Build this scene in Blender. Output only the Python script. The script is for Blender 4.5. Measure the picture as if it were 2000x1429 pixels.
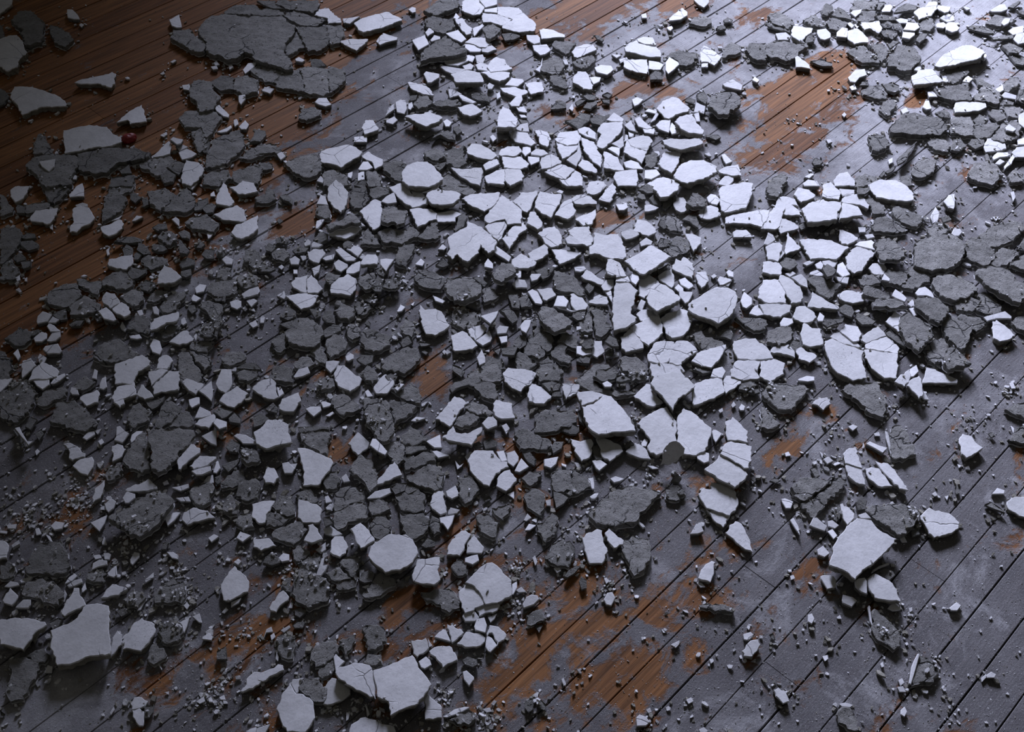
import bpy, math, random, time
from mathutils import Vector, Matrix, noise
from mathutils.geometry import delaunay_2d_cdt
T0 = time.time()
for o in list(bpy.data.objects): bpy.data.objects.remove(o)
S = bpy.context.scene
COL = S.collection
rnd = random.Random(7)

# ------------------------------------------------------------------ camera
# world: X runs along the floor boards, Y across them, Z up; the floor is z = 0
H = 2.4                                   # camera height in metres
FPX = 2403.273                            # focal length in pixels of the 2000 px wide frame
E1 = Vector((0.6861357, -0.5123464, 0.5164484)); E2 = Vector((-0.7268977, -0.5110916, 0.4586993)); E3 = E1.cross(E2)
cam_data = bpy.data.cameras.new('camera')
cam_data.sensor_width = 36; cam_data.lens = FPX / 2000 * 36
cam_data.clip_start = 0.05; cam_data.clip_end = 60
cam = bpy.data.objects.new('camera', cam_data); COL.objects.link(cam)
right = Vector((E1.x, E2.x, E3.x)); up = -Vector((E1.y, E2.y, E3.y)); back = -Vector((E1.z, E2.z, E3.z))
m = Matrix.Identity(4)
for i in range(3):
    m[i][0], m[i][1], m[i][2] = right[i], up[i], back[i]
m[2][3] = H
cam.matrix_world = m
S.camera = cam
def ray(px, py):
    d = Vector((px - 1000, py - 714.5, FPX))
    return Vector((d.dot(E1), d.dot(E2), d.dot(E3)))
def at(px, py, z=0.0):                    # the point of height z that the photograph shows at a pixel
    d = ray(px, py); t = (z - H) / d.z
    return Vector((d.x * t, d.y * t, z))
FWD = Vector((-back.x, -back.y, 0)).normalized(); RGT = Vector((right.x, right.y, 0)).normalized()
def room(r, f, z): return RGT * r + FWD * f + Vector((0, 0, z))

# ------------------------------------------------------------------ light and exposure
vs = S.view_settings
vs.view_transform = 'Standard'; vs.look = 'None'; vs.gamma = 1; vs.exposure = 0; vs.use_curve_mapping = False
w = bpy.data.worlds.new('dim_room'); S.world = w; w.use_nodes = True
w.node_tree.nodes['Background'].inputs[0].default_value = (0.80, 0.775, 0.73, 1)
w.node_tree.nodes['Background'].inputs[1].default_value = 0.064
def window_light(name, pos, target, sx, sy, power, spread, col):
    d = bpy.data.lights.new(name, 'AREA'); d.shape = 'RECTANGLE'; d.size = sx; d.size_y = sy
    d.energy = power; d.color = col; d.spread = math.radians(spread)
    o = bpy.data.objects.new(name, d); COL.objects.link(o); o.location = pos
    o.rotation_euler = (target - pos).to_track_quat('-Z', 'Y').to_euler()
    return o
window_light('window_daylight', room(-0.1, 10.5, 4.2), room(3.95, 3.0, 0), 1.5, 2.4, 470, 70.5, (0.70, 0.74, 1.0))
window_light('window_daylight', room(2.3, 9.6, 3.2), room(2.7, 3.0, 0), 1.3, 2.0, 22, 60, (0.69, 0.735, 1.0))

# ------------------------------------------------------------------ materials
def mat(name):
    m = bpy.data.materials.new(name); m.use_nodes = True
    nt = m.node_tree; return m, nt, nt.nodes['Principled BSDF']
def N(nt, t, **kw):
    n = nt.nodes.new(t)
    for k, v in kw.items():
        if k in n.inputs: n.inputs[k].default_value = v
        else: setattr(n, k, v)
    return n
def ramp(nt, src, stops):
    r = nt.nodes.new('ShaderNodeValToRGB'); nt.links.new(src, r.inputs[0])
    e = r.color_ramp.elements
    while len(e) < len(stops): e.new(0.5)
    for i, (p, c) in enumerate(stops):
        e[i].position = p; e[i].color = (c, c, c, 1) if isinstance(c, (int, float)) else (*c, 1)
    return r.outputs[0]
def mix(nt, fac, a, b, mode='MIX'):
    n = nt.nodes.new('ShaderNodeMix'); n.data_type = 'RGBA'; n.blend_type = mode
    for i, v in ((0, fac), (6, a), (7, b)):
        if hasattr(v, 'links'): nt.links.new(v, n.inputs[i])
        elif i == 0: n.inputs[i].default_value = v
        else: n.inputs[i].default_value = (*v, 1)
    return n.outputs[2]
def math_(nt, op, a, b=0.0, c=0.0):
    n = nt.nodes.new('ShaderNodeMath'); n.operation = op; n.use_clamp = False
    for i, v in enumerate((a, b, c)):
        if hasattr(v, 'links'): nt.links.new(v, n.inputs[i])
        else: n.inputs[i].default_value = v
    return n.outputs[0]
def coords(nt, scale=(1, 1, 1)):
    g = nt.nodes.new('ShaderNodeNewGeometry'); mp = nt.nodes.new('ShaderNodeMapping')
    nt.links.new(g.outputs['Position'], mp.inputs[0]); mp.inputs['Scale'].default_value = scale
    return mp.outputs[0]
def noise_(nt, vec, scale, detail=4, rough=0.6, dist=0.0):
    n = N(nt, 'ShaderNodeTexNoise', Scale=scale, Detail=detail, Roughness=rough, Distortion=dist)
    nt.links.new(vec, n.inputs['Vector']); return n.outputs['Fac']
def cracks_(nt, vec, scale, width, warp=0.25):
    n = N(nt, 'ShaderNodeTexNoise', Scale=scale * 1.6, Detail=4)
    nt.links.new(vec, n.inputs['Vector'])
    a = nt.nodes.new('ShaderNodeVectorMath'); a.operation = 'MULTIPLY_ADD'
    nt.links.new(n.outputs['Color'], a.inputs[0]); a.inputs[1].default_value = (warp / scale * 4,) * 3; nt.links.new(vec, a.inputs[2])
    v = N(nt, 'ShaderNodeTexVoronoi', feature='DISTANCE_TO_EDGE', Scale=scale)
    nt.links.new(a.outputs[0], v.inputs['Vector'])
    return ramp(nt, v.outputs['Distance'], [(0, 1), (width, 0)])
def bump(nt, bsdf, h, strength, dist):
    b = N(nt, 'ShaderNodeBump', Strength=strength, Distance=dist)
    nt.links.new(h, b.inputs['Height']); nt.links.new(b.outputs[0], bsdf.inputs['Normal'])

# smooth painted face of the plaster
M_WHITE, nt, bs = mat('plaster_finish')
P = coords(nt); oi = nt.nodes.new('ShaderNodeObjectInfo').outputs['Random']
base = mix(nt, ramp(nt, noise_(nt, P, 22, 6), [(0.35, 0), (0.7, 1)]), (0.75, 0.75, 0.75), (0.60, 0.60, 0.60))
base = mix(nt, ramp(nt, noise_(nt, P, 170, 5, 0.75), [(0.50, 0), (0.72, 0.6)]), base, (0.45, 0.45, 0.45))
tone = ramp(nt, oi, [(0, (0.80, 0.80, 0.79)), (0.5, (0.95, 0.95, 0.96)), (1, (1, 1, 1))])
base = mix(nt, 1.0, base, tone, 'MULTIPLY')
sp = math_(nt, 'MULTIPLY', ramp(nt, noise_(nt, P, 260, 3, 0.7), [(0.60, 0), (0.66, 1)]), ramp(nt, noise_(nt, P, 7, 3), [(0.58, 0), (0.68, 1)]))
base = mix(nt, math_(nt, 'MULTIPLY', sp, 0.85), base, (0.10, 0.10, 0.10))
ck = math_(nt, 'MULTIPLY', cracks_(nt, P, 7, 0.010, 0.07), ramp(nt, noise_(nt, P, 4.5, 2), [(0.52, 0), (0.56, 1)]))
base = mix(nt, math_(nt, 'MULTIPLY', ck, 0.8), base, (0.10, 0.10, 0.11))
nt.links.new(base, bs.inputs['Base Color']); bs.inputs['Roughness'].default_value = 0.62
hh = math_(nt, 'ADD', math_(nt, 'MULTIPLY', noise_(nt, P, 60, 6, 0.65), 1.0), math_(nt, 'MULTIPLY', math_(nt, 'ADD', ck, sp), -1.2))
bump(nt, bs, hh, 0.4, 0.0028)

# rough lime mortar, the back and the broken edge of the plaster
def mortar(name, c0, c1, crack=True):
    M, nt, bs = mat(name)
    P = coords(nt); oi = nt.nodes.new('ShaderNodeObjectInfo').outputs['Random']
    base = mix(nt, ramp(nt, noise_(nt, P, 30, 7, 0.7), [(0.3, 0), (0.72, 1)]), c0, c1)
    base = mix(nt, ramp(nt, noise_(nt, P, 380, 3, 0.7), [(0.62, 0), (0.72, 0.75)]), base, (0.62, 0.62, 0.62))
    tone = ramp(nt, oi, [(0, (0.74, 0.74, 0.73)), (1, (1.12, 1.12, 1.13))])
    base = mix(nt, 1.0, base, tone, 'MULTIPLY')
    h = math_(nt, 'ADD', math_(nt, 'MULTIPLY', noise_(nt, P, 45, 8, 0.72), 1.6), math_(nt, 'MULTIPLY', noise_(nt, P, 240, 5, 0.7), 0.55))
    if crack:
        ck = math_(nt, 'MULTIPLY', cracks_(nt, P, 10, 0.022, 0.14), ramp(nt, noise_(nt, P, 6, 2), [(0.53, 0), (0.58, 1)]))
        base = mix(nt, math_(nt, 'MULTIPLY', ck, 0.9), base, (0.03, 0.03, 0.03))
        pit = ramp(nt, noise_(nt, P, 120, 3, 0.6), [(0.30, 1), (0.37, 0)])
        base = mix(nt, math_(nt, 'MULTIPLY', pit, 0.7), base, (0.05, 0.05, 0.05))
        h = math_(nt, 'ADD', h, math_(nt, 'MULTIPLY', math_(nt, 'ADD', ck, pit), -1.5))
    nt.links.new(base, bs.inputs['Base Color']); bs.inputs['Roughness'].default_value = 0.93
    bump(nt, bs, h, 0.9, 0.006)
    return M
M_MORTAR = mortar('mortar_back', (0.20, 0.196, 0.182), (0.335, 0.328, 0.308))
M_EDGE = mortar('mortar_edge', (0.26, 0.248, 0.205), (0.46, 0.44, 0.38), False)
M_WCHIP, nt, bs = mat('plaster_chip')
P = coords(nt)
nt.links.new(mix(nt, ramp(nt, noise_(nt, P, 55, 3), [(0.38, 0), (0.62, 1)]), (0.74, 0.74, 0.74), (0.42, 0.42, 0.42)), bs.inputs['Base Color'])
bs.inputs['Roughness'].default_value = 0.8
bump(nt, bs, noise_(nt, P, 150, 5), 0.6, 0.003)

# floor boards: brown varnish under a coat of plaster dust
M_WOOD, nt, bs = mat('dusty_board')
P = coords(nt); G = coords(nt, (1.2, 28, 28)); G2 = coords(nt, (0.8, 1.1, 1))
oi = nt.nodes.new('ShaderNodeObjectInfo').outputs['Random']
wood = mix(nt, ramp(nt, noise_(nt, G, 3.0, 6, 0.65), [(0.3, 0), (0.72, 1)]), (0.085, 0.038, 0.013), (0.33, 0.150, 0.055))
wood = mix(nt, 1.0, wood, ramp(nt, oi, [(0, (0.75, 0.70, 0.70)), (1, (1.15, 1.15, 1.15))]), 'MULTIPLY')
dustc = mix(nt, ramp(nt, noise_(nt, P, 9, 7, 0.7), [(0.3, 0), (0.7, 1)]), (0.092, 0.09, 0.095), (0.185, 0.183, 0.188))
dustc = mix(nt, ramp(nt, noise_(nt, P, 5.5, 8, 0.75, 0.6), [(0.54, 0), (0.70, 0.85)]), dustc, (0.44, 0.44, 0.45))
dustc = mix(nt, ramp(nt, noise_(nt, P, 420, 2, 0.6), [(0.64, 0), (0.70, 0.8)]), dustc, (0.6, 0.6, 0.6))
pw = nt.nodes.new('ShaderNodeAttribute'); pw.attribute_name = 'powder'
pf = math_(nt, 'ADD', pw.outputs['Fac'], math_(nt, 'MULTIPLY', math_(nt, 'SUBTRACT', noise_(nt, P, 8, 9, 0.75, 0.4), 0.5), 1.5))
dustc = mix(nt, ramp(nt, pf, [(0.25, 0), (0.95, 0.9)]), dustc, (0.50, 0.50, 0.51))
at_ = nt.nodes.new('ShaderNodeAttribute'); at_.attribute_name = 'dust'
dm = math_(nt, 'ADD', at_.outputs['Fac'], math_(nt, 'MULTIPLY', math_(nt, 'SUBTRACT', noise_(nt, G2, 9.0, 9, 0.70, 0.35), 0.5), 2.9))
dmask = ramp(nt, dm, [(0.36, 0.0), (0.56, 0.95)])
nt.links.new(mix(nt, dmask, wood, dustc), bs.inputs['Base Color'])
nt.links.new(ramp(nt, dmask, [(0, 0.70), (1, 0.80)]), bs.inputs['Roughness'])
nt.links.new(ramp(nt, dmask, [(0, 0.15), (1, 0.35)]), bs.inputs['Specular IOR Level'])
hh = math_(nt, 'ADD', math_(nt, 'MULTIPLY', noise_(nt, G, 6, 6), 0.5), math_(nt, 'MULTIPLY', math_(nt, 'MULTIPLY', noise_(nt, P, 190, 6, 0.7), dmask), 0.9))
bump(nt, bs, hh, 0.6, 0.0035)
M_UNDER, nt, bs = mat('dark_underfloor'); bs.inputs['Base Color'].default_value = (0.012, 0.01, 0.009, 1)
M_RED, nt, bs = mat('red_scrap'); bs.inputs['Base Color'].default_value = (0.22, 0.012, 0.01, 1); bs.inputs['Roughness'].default_value = 0.5

# ------------------------------------------------------------------ helpers
def make(name, verts, faces, material, parent=None, loc=None, smooth=None):
    me = bpy.data.meshes.new(name); me.from_pydata(verts, [], faces); me.materials.append(material)
    if smooth is not None:
        me.polygons.foreach_set('use_smooth', smooth)
    me.update()
    o = bpy.data.objects.new(name, me); COL.objects.link(o)
    if parent: o.parent = parent
    if loc is not None: o.location = loc
    return o
def inside(x, y, p):
    c = False; j = len(p) - 1
    for i in range(len(p)):
        if (p[i][1] > y) != (p[j][1] > y) and x < (p[j][0] - p[i][0]) * (y - p[i][1]) / (p[j][1] - p[i][1]) + p[i][0]: c = not c
        j = i
    return c
def offset(p, d):                         # moves a counter-clockwise outline inwards by d
    out = []; n = len(p)
    for i in range(n):
        a, b, c = p[i - 1], p[i], p[(i + 1) % n]
        t = Vector((c[0] - a[0], c[1] - a[1]))
        if t.length < 1e-9: out.append(b); continue
        t.normalize(); dd = d[i] if isinstance(d, list) else d
        out.append((b[0] - t.y * dd, b[1] + t.x * dd))
    return out
def sarea(p): return sum(p[i - 1][0] * p[i][1] - p[i][0] * p[i - 1][1] for i in range(len(p))) / 2

# ------------------------------------------------------------------ floor
floor = bpy.data.objects.new('floor', None); COL.objects.link(floor); floor['kind'] = 'structure'
under = make('subfloor', [(-1.2, -0.9, -0.03), (5.6, -0.9, -0.03), (5.6, 5.2, -0.03), (-1.2, 5.2, -0.03)], [(0, 1, 2, 3)], M_UNDER, floor)
# patches where the boards are bare: pixel, radius in metres along and across the boards, how bare
BARE = [(60, 60, 1.0, 0.35, 1.0), (200, 120, 0.9, 0.3, 1.0), (330, 170, 0.6, 0.25, 0.75), (60, 330, 0.5, 0.25, 1.0), (150, 300, 0.6, 0.22, 0.88), (60, 560, 0.6, 0.2, 1.0), (230, 500, 0.5, 0.16, 0.88), (440, 210, 0.35, 0.15, 0.62), (560, 240, 0.25, 0.08, 0.62), (660, 20, 0.3, 0.1, 0.56), (760, 30, 0.3, 0.1, 0.56), (640, 110, 0.18, 0.06, 0.56), (1060, 40, 0.4, 0.08, 0.56), (1180, 20, 0.4, 0.09, 0.56), (1330, 10, 0.3, 0.08, 0.5), (1480, 30, 0.12, 0.06, 0.56), (1230, 170, 0.15, 0.05, 0.56), (1290, 180, 0.15, 0.05, 0.5), (1500, 290, 0.22, 0.12, 0.56), (1600, 200, 0.28, 0.14, 0.56), (1650, 115, 0.12, 0.08, 0.56), (1540, 160, 0.2, 0.08, 0.56), (1100, 240, 0.12, 0.07, 0.56), (1190, 430, 0.1, 0.05, 0.5), (590, 430, 0.12, 0.06, 0.62), (840, 735, 0.1, 0.08, 0.62), (1080, 1260, 0.25, 0.16, 0.2), (1200, 1340, 0.3, 0.14, 0.19), (1330, 1180, 0.22, 0.1, 0.16), (1120, 1160, 0.15, 0.08, 0.19), (1440, 1100, 0.12, 0.06, 0.2), (1230, 1260, 0.2, 0.08, 0.14), (960, 1330, 0.35, 0.12, 0.2), (1010, 1010, 0.3, 0.1, 0.16), (900, 1080, 0.4, 0.1, 0.19), (700, 1340, 0.4, 0.15, 0.19), (470, 1200, 0.3, 0.1, 0.2), (420, 1330, 0.4, 0.12, 0.16), (560, 1180, 0.2, 0.1, 0.16), (1480, 1300, 0.15, 0.06, 0.14), (1560, 1170, 0.1, 0.05, 0.16), (1530, 870, 0.08, 0.05, 0.5), (1620, 1110, 0.08, 0.05, 0.16), (1840, 1410, 0.12, 0.05, 0.16), (1380, 930, 0.12, 0.05, 0.36), (1100, 820, 0.2, 0.08, 0.38), (660, 870, 0.08, 0.06, 0.5), (300, 930, 0.4, 0.1, 0.28), (240, 1290, 0.4, 0.12, 0.19), (1610, 800, 0.06, 0.03, 0.38), (1900, 330, 0.1, 0.05, 0.38), (1780, 195, 0.1, 0.05, 0.44), (90, 1380, 0.35, 0.2, -0.3)]
bare = []
for x, y, ra, rb, a in BARE:
    q = at(x, y); bare.append((q.x, q.y, ra, rb, a))
def dust(x, y):
    v = 0.80
    for bx, by, ra, rb, a in bare:
        dx = (x - bx) / ra; dy = (y - by) / rb; q = dx * dx + dy * dy
        if q < 6: v -= a * math.exp(-q)
    return max(v, 0.0)
POWDER = [(1850, 60, .9, .6, .65), (1300, 100, .8, .4, .45), (1000, 200, .5, .3, .35), (1750, 330, .5, .3, .3), (1150, 420, .3, .3, .35), (1330, 400, .3, .2, .4),
          (760, 560, .4, .2, .2), (450, 500, .25, .15, .35), (1400, 480, .3, .2, .3), (1640, 940, .25, .12, .35), (1230, 870, .2, .1, .25), (100, 1380, .3, .2, .5),
          (560, 1220, .15, .08, .35), (1250, 1150, .15, .06, .25), (1880, 780, .3, .15, .25), (550, 420, .25, .12, .3), (850, 150, .3, .2, .2)]
pwd = [(at(x, y).x, at(x, y).y, a, b, c) for x, y, a, b, c in POWDER]
def powder(x, y): return min(1.0, 0.08 + sum(c * math.exp(-((x - bx) / a) ** 2 - ((y - by) / b) ** 2) for bx, by, a, b, c in pwd))
PITCH, Y0 = 0.09115, 0.14397
joints = {}
for jx, jy in [(1530,1318),(1487,1128),(1825,1122),(758,150),(190,222)]:
    q = at(jx, jy); joints.setdefault(int(math.floor((q.y - Y0) / PITCH)), []).append(q.x)
for k in range(-9, 52):
    ya, yb = Y0 + k * PITCH, Y0 + (k + 1) * PITCH
    cuts = sorted(joints.get(k, []))
    x = -1.2 + rnd.random() * 2.4
    if not cuts:
        while x < 5.4:
            cuts.append(x) if x > 5.0 else None
            x += 2.2 + rnd.random() * 1.8
    xs = [-1.2] + cuts + [5.5]
    for a, b in zip(xs, xs[1:]):
        if b - a < 0.05: continue
        wide = (0, 1, 3, 5, 6, 7)[k % 6] == (k % 8) or k in (0, 1, 3, 5, 7, 12, 17, 21, 26, 28, 30); g = 0.0005 + 0.0008 * rnd.random() + (0.0014 if wide else 0); g2 = 0.0005 + 0.0005 * rnd.random()
        dz = rnd.uniform(-0.0006, 0.0006)
        nx = max(2, int((b - a) / 0.03)); rows = [ya + g, ya + g + 0.0015, (ya * 2 + yb) / 3, (ya + 2 * yb) / 3, yb - g2 - 0.0015, yb - g2]
        vs_, fs, col, col2 = [], [], [], []
        for i in range(nx + 1):
            xx = a + 0.0008 + (b - a - 0.0016) * i / nx
            wob = noise.noise(Vector((xx * 7, k * 3.7, 0))) * 0.0009
            for r, yy in enumerate(rows):
                z = dz - (0.0014 if r in (0, 5) else 0)
                vs_.append((xx, yy + (wob if r in (0, 1, 4, 5) else 0), z)); col.append(dust(xx, yy)); col2.append(powder(xx, yy))
            vs_.append((xx, ya + g, -0.02)); vs_.append((xx, yb - g2, -0.02)); col += [0.3, 0.3]; col2 += [0, 0]
        R = 8
        for i in range(nx):
            p, q = i * R, (i + 1) * R
            for r in range(5): fs.append((p + r, q + r, q + r + 1, p + r + 1))
            fs.append((p + 6, q + 6, q, p)); fs.append((p + 5, q + 5, q + 7, p + 7))
        fs.append((6, 0, 1, 2, 3, 4, 5, 7)); e = nx * R; fs.append((e + 6, e + 7, e + 5, e + 4, e + 3, e + 2, e + 1, e))
        o = make('plank', vs_, fs, M_WOOD, floor)
        at2 = o.data.attributes.new('dust', 'FLOAT', 'POINT'); at2.data.foreach_set('value', col)
        at2 = o.data.attributes.new('powder', 'FLOAT', 'POINT'); at2.data.foreach_set('value', col2)

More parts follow.
